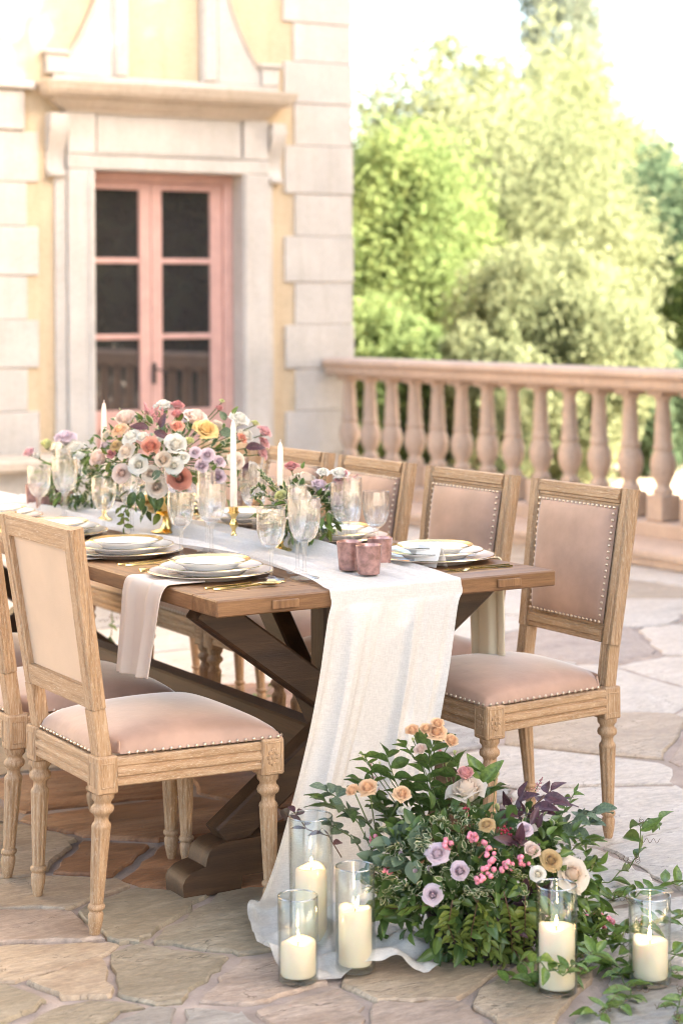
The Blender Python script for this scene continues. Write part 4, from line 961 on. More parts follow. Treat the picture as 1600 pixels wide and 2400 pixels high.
# ================================================================ candles
def flame_mesh(s):
    pr = [(.0, 0), (.002, .002), (.003, .006), (.0026, .011), (.0013, .016), (0, .022)]
    return MB().lathe([(r_*s, z*s) for r_, z in pr], 12).mesh('flame', M['flame'], True, 0)
FL = flame_mesh(1.0)
def pillar(px, topy, rpx, x, y, z, rim, label, glab, gh, gr, cr):
    # glass cylinder with a thick base
    t = thing('glass_cylinder', glab, 'candle holder', (x, y, z), 0, 'glass cylinders on the floor')
    pr = [(0, 0), (gr-.003, 0), (gr, .003), (gr, gh-.0015), (gr-.0012, gh), (gr-.0026, gh-.0012), (gr-.003, .014), (0, .0125)]
    MB().lathe(pr, 64, cap=False).build('glass_wall', M['hurricane'], t, sharp=50)
    MB().tube([((gr-.0012)*math.cos(2*PI*q/64), (gr-.0012)*math.sin(2*PI*q/64), gh) for q in range(65)], .0019, 6).build('rim', M['rim_glass'], t, sharp=0)
    MB().lathe([(0, .0012), (gr-.004, .0012), (gr-.0034, .003), (gr-.0034, .0118), (0, .0118)], 48, cap=False).build('glass_base', M['base_glass'], t, sharp=40)
    d = (Vector((x, y, 0))-Vector((CAM[0], CAM[1], 0))).dot(FWD)
    ztop = CAM[2]-(topy-HOR)*d/FPX; hgt = ztop-z-.0135
    c = thing('pillar_candle', label, 'candle', (x, y, z+.0135), random.random()*6, 'pillar candles in glass on the floor')
    ph = random.random()*6; wob = lambda zz, a: 1+(.012*math.sin(2*a+ph)+.008*math.sin(5*a+ph*2))*(1.6 if zz > hgt-.012 else .6)
    pr = [(0, 0), (cr-.002, 0), (cr, .003), (cr, hgt-.004), (cr-.002, hgt-.0008), (cr-.005, hgt), (cr-.009, hgt-.002), (cr*.62, hgt-.009), (cr*.25, hgt-.011), (0, hgt-.0115)]
    LVx, LFx = lathe(pr, 48, wob, False); LVx = [(x_, y_, z_+(.0035*math.sin(math.atan2(y_, x_)*2+ph)+.002*math.sin(math.atan2(y_, x_)*3) if z_ > hgt-.006 and math.hypot(x_, y_) > cr*.7 else 0)) for x_, y_, z_ in LVx]; MB().add(LVx, LFx).build('wax', M['wax'], c, sharp=50)
    w_ = MB(); w_.tube([(0, 0, hgt-.012), (.0006, 0, hgt-.004), (.002, 0, hgt+.002)], .0011, 5); wk = w_.build('wick', M['wick'], c)
    put('flame', FL, c, (.002, 0, hgt-.001), (random.uniform(-.25, .25), random.uniform(-.2, .2), 0)).scale = (1.1, 1.1, random.uniform(1.0, 1.5))
for px, by, topy, gh, gr, cr, lab, gl in [(699, 2299, 2205, .187, .0445, .039, 'short ivory pillar candle on the bare stone, in front of the gauze pool', 'short glass cylinder standing on bare stone in front of the runner'),
        (730, 2222, 2032, .300, .051, .037, 'tallest ivory pillar candle, in the tallest glass on the gauze', 'tallest glass cylinder, standing on the pooled gauze'),
        (833, 2279, 2128, .230, .0445, .037, 'medium ivory pillar candle on the edge of the gauze pool beside the bouquet', 'medium glass cylinder on the edge of the pooled gauze'),
        (1305, 2326, 2172, .232, .0445, .0385, 'ivory pillar candle with leaves crossing it, under the cream rose', 'glass cylinder wrapped by vine leaves under the cream rose'),
        (1523, 2303, 2206, .190, .046, .0385, 'ivory pillar candle standing alone among the trailing vine', 'short glass cylinder standing among the trailing vine')]:
    p = on_z(px, by, .006); pillar(px, topy, 0, p.x, p.y, .0125 if by < 2290 else .0065, 0, lab, gl, gh, gr, cr)
# taper candles in gold holders
def taper(x, y, hh, th, label, hlab):
    t = thing('candlestick', hlab, 'candlestick', (x, y, TH+.004), 0, 'gold candlesticks on the table')
    k = hh/.12
    pr = [(0, 0), (.036, 0), (.037, .003), (.033, .006), (.018, .010), (.010, .016), (.007, .024), (.010, .030), (.006, .036), (.006, .048), (.012, .058), (.0135, .064), (.009, .074), (.006, .082), (.009, .088), (.013, .094), (.0145, .10), (.0145, .118), (.012, .12), (.0115, .112), (0, .112)]
    MB().lathe([(r_, z*k) for r_, z in pr], 28, cap=False).build('stem_and_base', M['gold'], t, sharp=45)
    MB().lathe([(.0145, .099*k), (.0185, .1*k), (.0185, .103*k), (.0145, .104*k)], 28, cap=False).build('drip_collar', M['gold'], t)
    c = thing('taper_candle', label, 'candle', (x, y, TH+.004+.1125*k), 0, 'blush taper candles')
    pr = [(0, 0), (.0110, 0), (.0105, th*.3), (.0092, th*.75), (.0078, th*.93), (.0045, th*.985), (.0015, th)]
    MB().lathe(pr, 20).build('wax', M['taper_wax'], c, sharp=60)
    w_ = MB(); w_.tube([(0, 0, th-.002), (.001, 0, th+.009)], .0009, 5); w_.build('wick', M['paper'], c)
def zat(p, ypx):
    d = (Vector((p.x, p.y, 0))-Vector((CAM[0], CAM[1], 0))).dot(FWD); return CAM[2]-(ypx-HOR)*d/FPX
for bx, by, topy, hh, lab, hl in [(548, 1279, 984, .115, 'blush taper candle rising in front of the tall centrepiece', 'slim gold candlestick standing between the place settings and the centrepiece'),
        (658, 1293, 1036, .10, 'blush taper candle behind the lavender rose posy', 'gold candlestick behind the lavender rose posy'), (245, 1222, 940, .11, 'blush taper candle between the centrepiece and the pale posy', 'gold candlestick between the centrepiece and the pale posy')]:
    p = on_z(bx, by, TH); taper(p.x, p.y, hh, zat(p, topy)-TH-.004-.1125*hh/.12, lab, hl)
# mercury votives
vp = [(0, 0), (.026, 0), (.029, .002), (.0355, .078), (.0345, .0785), (.0335, .076), (.0275, .012), (0, .010)]
vme = MB().lathe(vp, 40, cap=False).mesh('cup', M['mercury'], True, 45)
tl = MB().lathe([(0, .011), (.024, .011), (.024, .03), (.0, .031)], 24).mesh('tealight', M['wax'], True, 45)
VL = ['mauve mercury glass votive, tucked behind its two neighbours beside the tent card', 'mauve mercury glass votive standing foremost of the three at the draped end', 'mauve mercury glass votive on the goblet side of its trio at the draped end',
      'mauve mercury glass votive, right of the pair behind the crystal', 'mauve mercury glass votive, middle of the far trio', 'mauve mercury glass votive, partly hidden in the far trio']
VL[3:] = ['mauve mercury glass votive nearest the pale posy', 'mauve mercury glass votive in the middle of the trio by the pale posy', 'mauve mercury glass votive farthest from the centrepiece in its trio']
for (px, py), lb in zip([(890, 1333), (864, 1352), (819, 1342), (151, 1194), (104, 1196), (82, 1190)], VL):
    p = on_z(px, py, TH); t = thing('votive_holder', lb, 'votive', (p.x, p.y, TH+.007), random.random()*6, 'mauve votive holders'); put('cup', vme, t); put('tealight', tl, t); put('flame', FL, t, (0, 0, .028))
# ================================================================ flowers
def rose_mesh(name, mat, N_=26, opening=1.0, seed=0, nu=5, nv=5, tight=.9):
    rg = random.Random(seed); V = []; F = []; C = []
    for k in range(N_):
        q = k/(N_-1); ang = k*2.39996+rg.uniform(-.2, .2); o = max(0, q-.35)/.65*opening; rr = .05+.70*q**tight*(.8+.2*opening)
        hz = .74-.30*q-.06*o+rg.uniform(-.03, .03); rb = rr*(.85-.45*q); zb = .05-.47*q; wa = 1.35-.45*q; b0 = len(V)
        for j in range(nv):
            for i in range(nu):
                a = -1+2*i/(nu-1); b = j/(nv-1); e = max(0, (b-.55)/.45)
                an = ang+a*wa*(.62+.38*math.sin(min(1, b*1.2)*PI*.5))*(1-.15*e)
                rad = (rb+(rr-rb)*b**.5)*(1-.35*max(0, 1-q/.5)*e)+.24*o*e*e+.06*a*a*e*o+.03*math.sin(a*4+k*1.7)*e*q
                z = zb+(hz-zb)*b**.85-.20*o*e*e-(.10+.16*q)*a*a*b*b+.025*math.sin(a*5+k)*e
                V.append((rad*math.cos(an), rad*math.sin(an), z)); C.append(min(1, q*.8+.2*b))
        F += [tuple(x+b0 for x in f) for f in grid_faces(nu, nv)]
    n0 = len(V); DV, DF = lathe([(.16, .12), (.14, .45), (.09, .58), (.04, .64), (0, .65)], 10, None, False); V += DV; F += [tuple(x+n0 for x in f) for f in DF]; C += [.25]*len(DV)
    me = mesh_from(name, V, F, mat, True, 0); return set_c(me, C)
def calyx(): return MB().lathe([(.0, -.62), (.10, -.60), (.20, -.48), (.30, -.36), (.32, -.30), (.0, -.30)], 10).mesh('calyx', M['stem'], True, 0)
RM = {}
for i, k in enumerate(PET):
    RM[k] = [rose_mesh('rose_'+k, M['petal_'+k], 32, 1.0, i*3, tight=.9), rose_mesh('rose_'+k, M['petal_'+k], 28, .6, i*3+1, tight=.85), rose_mesh('ruffled_'+k, M['petal_'+k], 42, 1.1, i*3+2, tight=.8)]
CAL = calyx()
def bud_mesh(mat, name): return set_c(rose_mesh(name, mat, 9, .05, 4), [.5]*(9*25)) if False else rose_mesh(name, mat, 10, .0, 4, tight=.35)
BUDM = {k: bud_mesh(M['petal_'+k], 'bud_'+k) for k in ('peach', 'lavender', 'cream', 'greenish', 'dusty')}
def leaf_mesh(name, mat, w=.45, fold=.10, droop=.18, point=1.0, wave=.02, nu=5, nv=7):
    V = []; C = []
    for j in range(nv):
        b = j/(nv-1); hw = w*.5*(math.sin(PI*min(1, b*.97+.015))**.75)*(1.12-.45*b*point)
        for i in range(nu):
            a = -1+2*i/(nu-1); V.append((hw*a, b, fold*abs(a)*hw*2-droop*b*b+wave*math.sin(b*9+a*2))); C.append(max(abs(a), abs(b-.5)*1.6 if b > .8 else 0))
    return set_c(mesh_from(name, V, grid_faces(nu, nv), mat, True, 0), C)
LM = {'smilax': [leaf_mesh('leaf', M['leaf_smilax'], .50, .25, .15), leaf_mesh('leaf', M['leaf_smilax'], .56, .4, .30), leaf_mesh('leaf', M['leaf_smilax'], .46, .15, -.12)],
      'dark': [leaf_mesh('leaf', M['leaf_dark'], .52, .25, .15), leaf_mesh('leaf', M['leaf_dark'], .6, .3, .28)],
      'lime': [leaf_mesh('leaf', M['leaf_lime'], .55, .2, .2, .6), leaf_mesh('leaf', M['leaf_lime'], .5, .3, .05, .6)],
      'euc': [leaf_mesh('leaf', M['leaf_euc'], .8, .2, .1, .5), leaf_mesh('leaf', M['leaf_euc'], .72, .3, .25, .6)],
      'var': [leaf_mesh('leaf', M['leaf_var'], .55, .3, .2, .6, .05), leaf_mesh('leaf', M['leaf_var'], .5, .25, -.1, .6, .06)],
      'burg': [leaf_mesh('leaf', M['leaf_burg'], .46, .2, .15), leaf_mesh('leaf', M['leaf_burg'], .52, .3, .3)]}
LARR = {k: [(np.array([v.co[:] for v in me.vertices]), np.array([p.vertices[:] for p in me.polygons]), np.array([d.value for d in me.attributes['c'].data])) for me in v] for k, v in LM.items()}
def quat_to(d): return Vector(d).to_track_quat('Z', 'Y')
class Bunch:
    """one flower arrangement: roses, leaves and stems as its parts"""
    def __init__(s, name, label, cat, base, group=None, maxleaf=250, seed=1):
        s.t = thing(name, label, cat, base, 0, group); s.base = Vector(base); s.n = 0; s.maxleaf = maxleaf; s.small = {}; s.rg = random.Random(seed); s.stems = MB(); s.bst = MB()
    def rel(s, p): return Vector(p)-s.base
    def rose(s, p, d, r, kind, var=None, cal=True):
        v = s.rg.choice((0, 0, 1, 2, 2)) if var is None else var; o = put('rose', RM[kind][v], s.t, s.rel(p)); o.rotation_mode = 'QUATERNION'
        from mathutils import Quaternion
        o.rotation_quaternion = quat_to(d) @ Quaternion((0, 0, 1), s.rg.random()*6.28); o.scale = (r, r, r*.95)
        if cal: put('calyx', CAL, o)
        return o
    def bud(s, p, d, r, kind):
        o = put('bud', BUDM[kind], s.t, s.rel(p)); o.rotation_mode = 'QUATERNION'; o.rotation_quaternion = quat_to(d); o.scale = (r*.85, r*.85, r*1.25); put('calyx', CAL, o)
    def leaf(s, p, d, up_, L, kind, obj=True):
        Mx = frame_mat(s.rel(p), d, up_, L); v = s.rg.randrange(len(LM[kind]))
        if obj and s.n < s.maxleaf:
            o = put('leaf', LM[kind][v], s.t); o.matrix_local = Mx; s.n += 1
        else: s.small.setdefault((kind, v), []).append(np.array(Mx))
    def stem(s, pts, r=.0018, brown=False): (s.bst if brown else s.stems).tube([s.rel(p) for p in pts], r, 5)
    def sprig(s, pts, kind, n, L, obj=True, brown=False, r=.0015, pair=False, start=.15, spread=1.0):
        P = [Vector(p) for p in pts]; s.stem(P, r, brown); m_ = len(P)-1
        for k in range(n):
            u_ = start+(1-start)*(k+.5)/n*.999; f = u_*m_; i = min(int(f), m_-1); p = P[i].lerp(P[i+1], f-i); t = (P[i+1]-P[i]).normalized()
            sd = t.cross(Vector((0, 0, 1)))
            if sd.length < .1: sd = t.cross(Vector(RIGHT))
            sd.normalize(); nn = sd.cross(t)
            for sg in ((-1, 1) if pair else ((-1, 1)[k % 2],)):
                d = t*s.rg.uniform(.2, .7)+sd*sg*spread*s.rg.uniform(.7, 1.1)+nn*s.rg.uniform(-.25, .55)
                u2 = nn+sd*s.rg.uniform(-.5, .5)+Vector((s.rg.uniform(-.4, .4), s.rg.uniform(-.4, .4), s.rg.uniform(-.1, .4)))
                s.leaf(p, d, u2, L*s.rg.uniform(.7, 1.2), kind, obj)
        t = (P[-1]-P[-2]).normalized(); s.leaf(P[-1], t, (s.rg.uniform(-.3, .3), s.rg.uniform(-.3, .3), 1), L*.8, kind, obj)
    def berries(s, p, n, r=.006, mat='berry', spread=.016):
        b = MB(); ico = lathe([(0, -1), (.6, -.8), (.95, -.3), (.95, .3), (.6, .8), (0, 1)], 9, None, False)
        for k in range(n):
            q = Vector((s.rg.gauss(0, 1), s.rg.gauss(0, 1), s.rg.gauss(0, 1))).normalized()*spread*s.rg.uniform(.5, 1); rr = r*s.rg.uniform(.75, 1.15)
            b.add([tuple(s.rel(p)+q+Vector(v)*rr) for v in ico[0]], ico[1])
        b.build('berry_cluster', M[mat], s.t, sharp=0)
    def plume(s, p, d, L, mat='astilbe'):
        b = MB(); oc = ([(1, 0, 0), (-1, 0, 0), (0, 1, 0), (0, -1, 0), (0, 0, 1), (0, 0, -1)], [(0, 2, 4), (2, 1, 4), (1, 3, 4), (3, 0, 4), (2, 0, 5), (1, 2, 5), (3, 1, 5), (0, 3, 5)]); d = Vector(d).normalized()
        for k in range(90):
            u_ = s.rg.random(); w = .28*L*(1-u_)*s.rg.random()**.7; q = Vector((s.rg.gauss(0, 1), s.rg.gauss(0, 1), s.rg.gauss(0, 1))); q = (q-d*q.dot(d)).normalized(); c = s.rel(p)+d*L*u_+q*w+d*w*.6; rr = s.rg.uniform(.0012, .0022)
            b.add([tuple(c+Vector(v)*rr) for v in oc[0]], oc[1])
        o = b.build('plume', M[mat], s.t, sharp=0); o['kind'] = 'stuff'; s.stem([p, Vector(p)+d*L], .001)
    def finish(s):
        if s.stems.V: s.stems.build('stems', M['stem'], s.t, sharp=0)['kind'] = 'stuff'
        if s.bst.V: s.bst.build('woody_stems', M['brown_stem'], s.t, sharp=0)['kind'] = 'stuff'
        by = {}
        for (kind, v), ms in s.small.items():
            TV, TFc, tc = LARR[kind][v]; P, F = scatter(TV, TFc, np.array(ms)); by.setdefault(kind, []).append((P, F, np.tile(tc, len(ms))))
        for kind, L in by.items():
            n = 0; PP, FF, CC = [], [], []
            for P, F, c in L: PP.append(P); FF.append(F+n); CC.append(c); n += len(P)
            o = put('foliage', fast_mesh('foliage', np.concatenate(PP), np.concatenate(FF), LM[kind][0].materials[0], True, np.concatenate(CC)), s.t); o['kind'] = 'stuff'
def depth_of(p): return (Vector((p[0], p[1], 0))-Vector((CAM[0], CAM[1], 0))).dot(FWD)
def mound_hit(x, y, c, rl, rd, rz, push=1.0):
    """front point of an ellipsoid mound (lateral, depth, vertical radii) under a photo pixel"""
    d0 = depth_of(c); p = at_d(x, y, d0); q = p-Vector(c); a = q.dot(RIGHT)/rl; b = q.z/rz; k = 1-a*a-b*b
    dd = rd*math.sqrt(k) if k > 0 else 0
    p = at_d(x, y, d0-dd*push); n = RIGHT*(a/rl)+Vector((0, 0, b/rz))-FWD*(math.sqrt(max(0, k))/rd)
    return p, (n.normalized() if n.length > 1e-3 else Vector((0, 0, 1)))

# ---------------------------------------------------------------- floor bouquet
c0 = on_z(1138, 2222, 0); fb = Bunch('floor_bouquet', 'large loose bouquet of peach, cream and lavender roses with trailing greenery on the flagstones', 'bouquet', (c0.x, c0.y, .004), seed=21)
cm = Vector((c0.x, c0.y, .14)); RL, RD, RZ = .27, .20, .215
def hit(x, y, push=1.0): return mound_hit(x, y, cm, RL, RD, RZ, push)
core = Vector((c0.x, c0.y, .06))
b = MB(); b.lathe([(0, 0), (.10, 0), (.13, .03), (.14, .09), (.13, .10), (0, .09)], 24); b.build('container', M['basket'], fb.t)
def fr_(x, y, rpx, kind, push=1.0, face=None, var=None):
    p, n = hit(x, y, push); d = n*.8-FWD*.35+Vector((fb.rg.uniform(-.3, .3), fb.rg.uniform(-.3, .3), .75)) if face is None else Vector(face); r_ = 1.05*rpx*depth_of(p)/FPX
    fb.rose(p, d, r_, kind, var); fb.stem([p-d.normalized()*r_*.5, p.lerp(core, .45)-Vector((0, 0, .01)), core])
    return p
for x, y, r_, k, v in [(1094, 1858, 50, 'cream', 0), (1338, 2052, 46, 'cream', 0), (1024, 2003, 29, 'lavender', 2), (1077, 2042, 28, 'lavender', 1), (1014, 2098, 26, 'lavender', 0), (1290, 2018, 27, 'mustard', 2), (1245, 1995, 26, 'blush', 1), (1090, 1815, 26, 'redtip', 1), (1230, 1945, 20, 'lavender', 0), (1260, 2050, 20, 'white', 2), (1140, 1935, 20, 'mustard', 2), (945, 1902, 17, 'white', 2)]:
    fr_(x, y, r_, k, 1.14, var=v)
for x, y, r_ in [(1008, 2035, 14), (974, 2041, 11), (940, 2000, 10)]: p, n = hit(x, y, 1.03); fb.bud(p, n-FWD*.4, r_*depth_of(p)/FPX, 'lavender')
# tall peach spray roses
top = at_d(1010, 1800, 4.66)
for x, y, r_, k, v, fx in [(966, 1713, 19, 'peach', 1, -.3), (998, 1710, 18, 'peach', 1, -.05), (1022, 1718, 25, 'peach', 0, .05), (1056, 1738, 21, 'peach', 1, .35), (1024, 1697, 18, 'peach', 1, .1), (985, 1758, 18, 'blush', 1, -.2), (862, 1848, 24, 'peach', 0, -.3), (826, 1854, 19, 'peach', 1, -.6), (941, 1863, 22, 'peach', 0, .1)]:
    p = at_d(x, y, 4.46 if x > 950 else 4.42); d = RIGHT*fx-FWD*.55+Vector((0, 0, .8)); r2 = 1.12*r_*depth_of(p)/FPX
    fb.rose(p, d, r2, k, v); j = top if x > 950 else at_d(885, 1960, 4.62)
    fb.stem([p-d.normalized()*r2*.5, p.lerp(j, .6)+Vector((0, 0, -.01)), j, core], .0016)
for x, y, r_, k in [(1001, 1921, 14, 'peach'), (1160, 1819, 18, 'greenish'), (1050, 1795, 15, 'greenish'), (968, 1735, 8, 'greenish'), (1065, 1765, 8, 'greenish'), (850, 1775, 6, 'greenish'), (890, 1790, 6, 'greenish'), (870, 1785, 5, 'greenish'), (1165, 1895, 14, 'greenish'), (1030, 1765, 10, 'dusty')]:
    p = at_d(x, y, 4.58); fb.bud(p, Vector((fb.rg.uniform(-.3, .3), fb.rg.uniform(-.3, .3), 1)), r_*4.58/FPX, k); fb.stem([p, p.lerp(core, .3)+Vector((0, 0, -.005)), core], .0012)
for x, y, n in [(1110, 1960, 9), (1047, 1978, 9), (1137, 1985, 6), (1150, 2010, 7), (1187, 2030, 12), (1147, 2041, 6), (911, 2035, 7), (877, 1967, 7), (1225, 2022, 7), (1120, 2062, 6)]:
    p, nn = hit(x, y, 1.16); fb.berries(p, n)
for x, y in [(1190, 1950), (1175, 1945), (1095, 1900)]: p, nn = hit(x, y, 1.05); fb.berries(p, 7, .0035, 'berry_red', .012)
for x, y, dx in [(1190, 1905, .1), (1205, 1925, .3), (875, 1820, -.1), (900, 1880, -.2), (1240, 1850, .5)]: p = at_d(x, y, 4.6); fb.plume(p-Vector((0, 0, .03)), RIGHT*dx+Vector((0, 0, 1))-FWD*.2, .07)
# big leaves
def L_(x, y, dep, dx, dz, Lpx, kind, toward=.0, upx=0):
    p = at_d(x, y, dep); d = RIGHT*dx+Vector((0, 0, dz))-FWD*toward; fb.leaf(p, d, -FWD+Vector((0, 0, .5))+RIGHT*upx, Lpx*dep/FPX, kind); return p
for a_ in [(1128, 1838, 4.55, -.35, 1, 75, 'smilax', .1, .3), (1130, 1838, 4.54, .55, .75, 75, 'smilax', .2, -.4), (1112, 1860, 4.58, .2, -.6, 45, 'dark')]: L_(*a_)
fb.sprig([at_d(1195, 1985, 4.5), at_d(1225, 1935, 4.48), at_d(1250, 1890, 4.48), at_d(1290, 1855, 4.5)], 'burg', 9, .058, brown=True, r=.002)
fb.sprig([at_d(1210, 1970, 4.5), at_d(1245, 1915, 4.5), at_d(1300, 1885, 4.52)], 'burg', 6, .062, brown=True, r=.002)
fb.sprig([at_d(1180, 1990, 4.5), at_d(1190, 1930, 4.5), at_d(1215, 1870, 4.52)], 'burg', 6, .055, brown=True, r=.002)
fb.sprig([at_d(800, 2010, 4.55), at_d(770, 1960, 4.52), at_d(720, 1945, 4.55), at_d(690, 1905, 4.6)], 'burg', 8, .045, brown=True, r=.0016)
# eucalyptus, right
fb.sprig([at_d(1220, 1990, 4.5), at_d(1290, 1950, 4.48), at_d(1360, 1915, 4.5), at_d(1410, 1905, 4.55)], 'euc', 11, .052)
fb.sprig([at_d(1230, 2000, 4.48), at_d(1300, 1970, 4.46), at_d(1380, 1930, 4.5)], 'euc', 8, .048)
fb.sprig([at_d(1260, 2010, 4.55), at_d(1310, 1920, 4.6), at_d(1345, 1860, 4.65)], 'smilax', 10, .036)
fb.sprig([at_d(1290, 2030, 4.5), at_d(1350, 1985, 4.52), at_d(1400, 1970, 4.6)], 'smilax', 10, .04)
fb.sprig([at_d(880, 2010, 4.5), at_d(840, 1930, 4.5), at_d(790, 1870, 4.55), at_d(765, 1855, 4.58)], 'euc', 9, .046)
fb.sprig([at_d(870, 2020, 4.52), at_d(820, 1960, 4.5), at_d(775, 1935, 4.5)], 'euc', 7, .042)
for pts, n, L, k in [([(985, 1960), (960, 1900), (925, 1830), (905, 1770)], 10, .04, 'dark'), ([(1000, 1950), (1010, 1860), (1005, 1790), (1015, 1740)], 12, .042, 'dark'), ([(960, 1960), (900, 1890), (850, 1840)], 9, .048, 'dark'), ([(1040, 1950), (1060, 1860), (1075, 1790)], 8, .045, 'dark'), ([(930, 1960), (880, 1870), (870, 1800), (855, 1775)], 9, .03, 'smilax'), ([(1020, 1900), (990, 1800), (950, 1750)], 8, .034, 'smilax'), ([(900, 1980), (860, 1930), (800, 1900), (760, 1880)], 8, .046, 'dark'), ([(960, 1990), (930, 1930), (890, 1900)], 7, .05, 'dark'), ([(1080, 1960), (1090, 1900), (1150, 1860)], 7, .045, 'dark'), ([(1030, 1990), (990, 1900), (960, 1850)], 9, .046, 'dark')]:
    fb.sprig([at_d(x, y, 4.62-.04*i) for i, (x, y) in enumerate(pts)], k, int(n*1.3), L*1.4)
# cascading lime sprays down the front
for pts in [[(1120, 2110), (1105, 2180), (1100, 2260), (1110, 2300)], [(1060, 2110), (1050, 2170), (1080, 2250)], [(1180, 2090), (1195, 2150), (1200, 2230), (1205, 2290)], [(1100, 2090), (1140, 2150), (1150, 2230)], [(1010, 2120), (960, 2130), (890, 2130), (865, 2140)], [(1230, 2100), (1230, 2180), (1225, 2260)]]:
    q = [hit(x, y, 1.15)[0] for x, y in pts]; q = [Vector((p.x, p.y, max(p.z, .02))) for p in q]; fb.sprig(q, 'lime', 24, .031, obj=True, pair=False, brown=True, r=.0012)
# fine filler through the mound
rg_ = random.Random(77)
def fill(kind, n, L, box, lo, hi):
    for _ in range(n):
        x = rg_.uniform(box[0], box[2]); y = rg_.uniform(box[1], box[3]); p, nn = hit(x, y, rg_.uniform(lo, hi))
        a = (p-cm); e = (a.dot(RIGHT)/RL)**2+(a.z/RZ)**2
        if e > 1.0 or p.z < .015: continue
        d = nn+Vector((rg_.gauss(0, .6), rg_.gauss(0, .6), rg_.gauss(0, .6))); fb.leaf(p, d, nn+Vector((rg_.gauss(0, .5), rg_.gauss(0, .5), .6)), L*rg_.uniform(.7, 1.3), kind, False)
fill('smilax', 230, .040, (860, 1930, 1420, 2330), .5, 1.05); fill('burg', 12, .045, (1150, 1900, 1300, 2010), .9, 1.1); fill('euc', 110, .042, (800, 1860, 1000, 2050), .6, 1.1); fill('dark', 320, .042, (860, 1890, 1400, 2330), .1, .9); fill('dark', 260, .048, (840, 2050, 1400, 2330), .3, 1.0)
fill('var', 300, .019, (870, 1900, 1120, 2130), .8, 1.08); fill('var', 90, .019, (1120, 1900, 1300, 2130), .7, 1.03); fill('smilax', 200, .032, (1150, 1950, 1400, 2330), .5, 1.05); fill('lime', 160, .026, (1030, 2110, 1260, 2300), .7, 1.1); fill('burg', 50, .04, (1150, 2050, 1300, 2200), .5, .9); fill('dark', 240, .052, (900, 1930, 1300, 2150), -.3, .6)
for x0, y0 in [(905, 1990), (930, 1960), (890, 2050), (900, 2080), (960, 1985), (915, 2110), (1000, 1965), (1060, 1945), (1150, 2080), (1230, 2070)]:
    p, nn = hit(x0, y0, .9); e = hit(x0+rg_.uniform(-45, 10), y0+rg_.uniform(-40, 30), 1.25)[0]; fb.sprig([p, p.lerp(e, .5)+nn*.015, e], 'var', 9, .021, obj=True, pair=True)
fb.finish()

# ---------------------------------------------------------------- trailing smilax vines
def vine(label, px, L, n, seed, zs=None, kind='smilax', r=.0016):
    pts = []
    for i, q in enumerate(px):
        z = .012 if zs is None else zs[i]
        pts.append(on_z(q[0], q[1], z) if len(q) == 2 else at_d(q[0], q[1], q[2]))
    rows = catmull([list(p) for p in pts], len(pts)*5); P = [Vector(p) for p in rows]; P = [Vector((p.x, p.y, max(p.z, .009)+.006*math.sin(i*1.3)+.006)) for i, p in enumerate(P)]
    b = Bunch('smilax_vine', label, 'vine', (P[0].x, P[0].y, .004), 'trailing vines on the flagstones', 300, seed)
    b.sprig(P, kind, n, L, True, False, r, False, 0.0, 1.0)
    # curly tendrils
    for k in range(4):
        p = P[b.rg.randrange(len(P)-1)]; d = Vector((b.rg.gauss(0, 1), b.rg.gauss(0, 1), 0)).normalized(); sd = d.cross(Vector((0, 0, 1)))
        b.bst.tube([b.rel(p+d*.0022*q+sd*.006*math.sin(q*.8)+Vector((0, 0, .006*math.cos(q*.8)+.004))) for q in range(24)], .0006, 4)
    b.finish(); return b
vine('smilax vine running along the floor past both outlying candles', [(1185, 2312), (1250, 2290), (1330, 2300), (1400, 2262), (1470, 2285), (1540, 2275), (1600, 2300)], .056, 34, 41)
vine('smilax vine spilling forward over the flagstones between two glass cylinders', [(1440, 2262), (1455, 2300), (1478, 2335), (1452, 2362), (1395, 2385)], .054, 20, 42)
vine('smilax vine stretched behind the candle that stands among leaves', [(1330, 2120), (1400, 2105), (1470, 2112), (1530, 2085), (1600, 2075)], .056, 22, 43)
vine('smilax vine standing up in a curl beside the chair leg', [(1400, 2085), (1450, 2055, 4.95), (1490, 2020, 4.95), (1500, 1975, 4.95), (1505, 1935, 4.97), (1545, 1930, 5.0)], .062, 11, 44)
vine('thick tangle of smilax between the wrapped glass cylinder and the lone one', [(1350, 2180), (1400, 2200), (1460, 2190), (1520, 2175), (1600, 2150)], .056, 30, 45, [.05, .06, .05, .05, .04])
vine('smilax vine threading low behind the wrapped glass cylinder', [(1290, 2180), (1360, 2230), (1430, 2215), (1480, 2235), (1600, 2240)], .052, 28, 46, [.06, .05, .04, .03, .03])
vine('smilax vine wound around the foot of the wrapped glass cylinder', [(1215, 2270, 4.08), (1262, 2265, 4.06), (1310, 2290, 4.05), (1360, 2262, 4.08), (1400, 2240, 4.12)], .05, 17, 47)
vine('smilax tip lying on bare stone at the end of the running vine', [(1600, 2330), (1592, 2355), (1585, 2385)], .05, 7, 48)
vine('leafy vine trailing on the floor under the table', [(470, 1560), (540, 1625), (600, 1640), (660, 1600)], .05, 16, 49, [.03, .02, .02, .03])
vine('leafy vine hanging by the chairs beyond the table', [(262, 1430, 7.6), (262, 1470, 7.6), (258, 1510, 7.6), (250, 1560, 7.6)], .045, 10, 50)
fbB = Bunch('berry_sprig', 'sprig of pink snowberries lying on the vine by the cream rose', 'berries', tuple(on_z(1400, 2160, .006)), None, 60, 51)
fbB.sprig([on_z(1340, 2110, .05), on_z(1380, 2150, .05), on_z(1430, 2165, .03)], 'smilax', 6, .03); fbB.berries(on_z(1400, 2155, .06), 9, .0075); fbB.berries(on_z(1425, 2165, .05), 9, .0075); fbB.berries(on_z(1385, 2140, .065), 5, .006); fbB.finish()

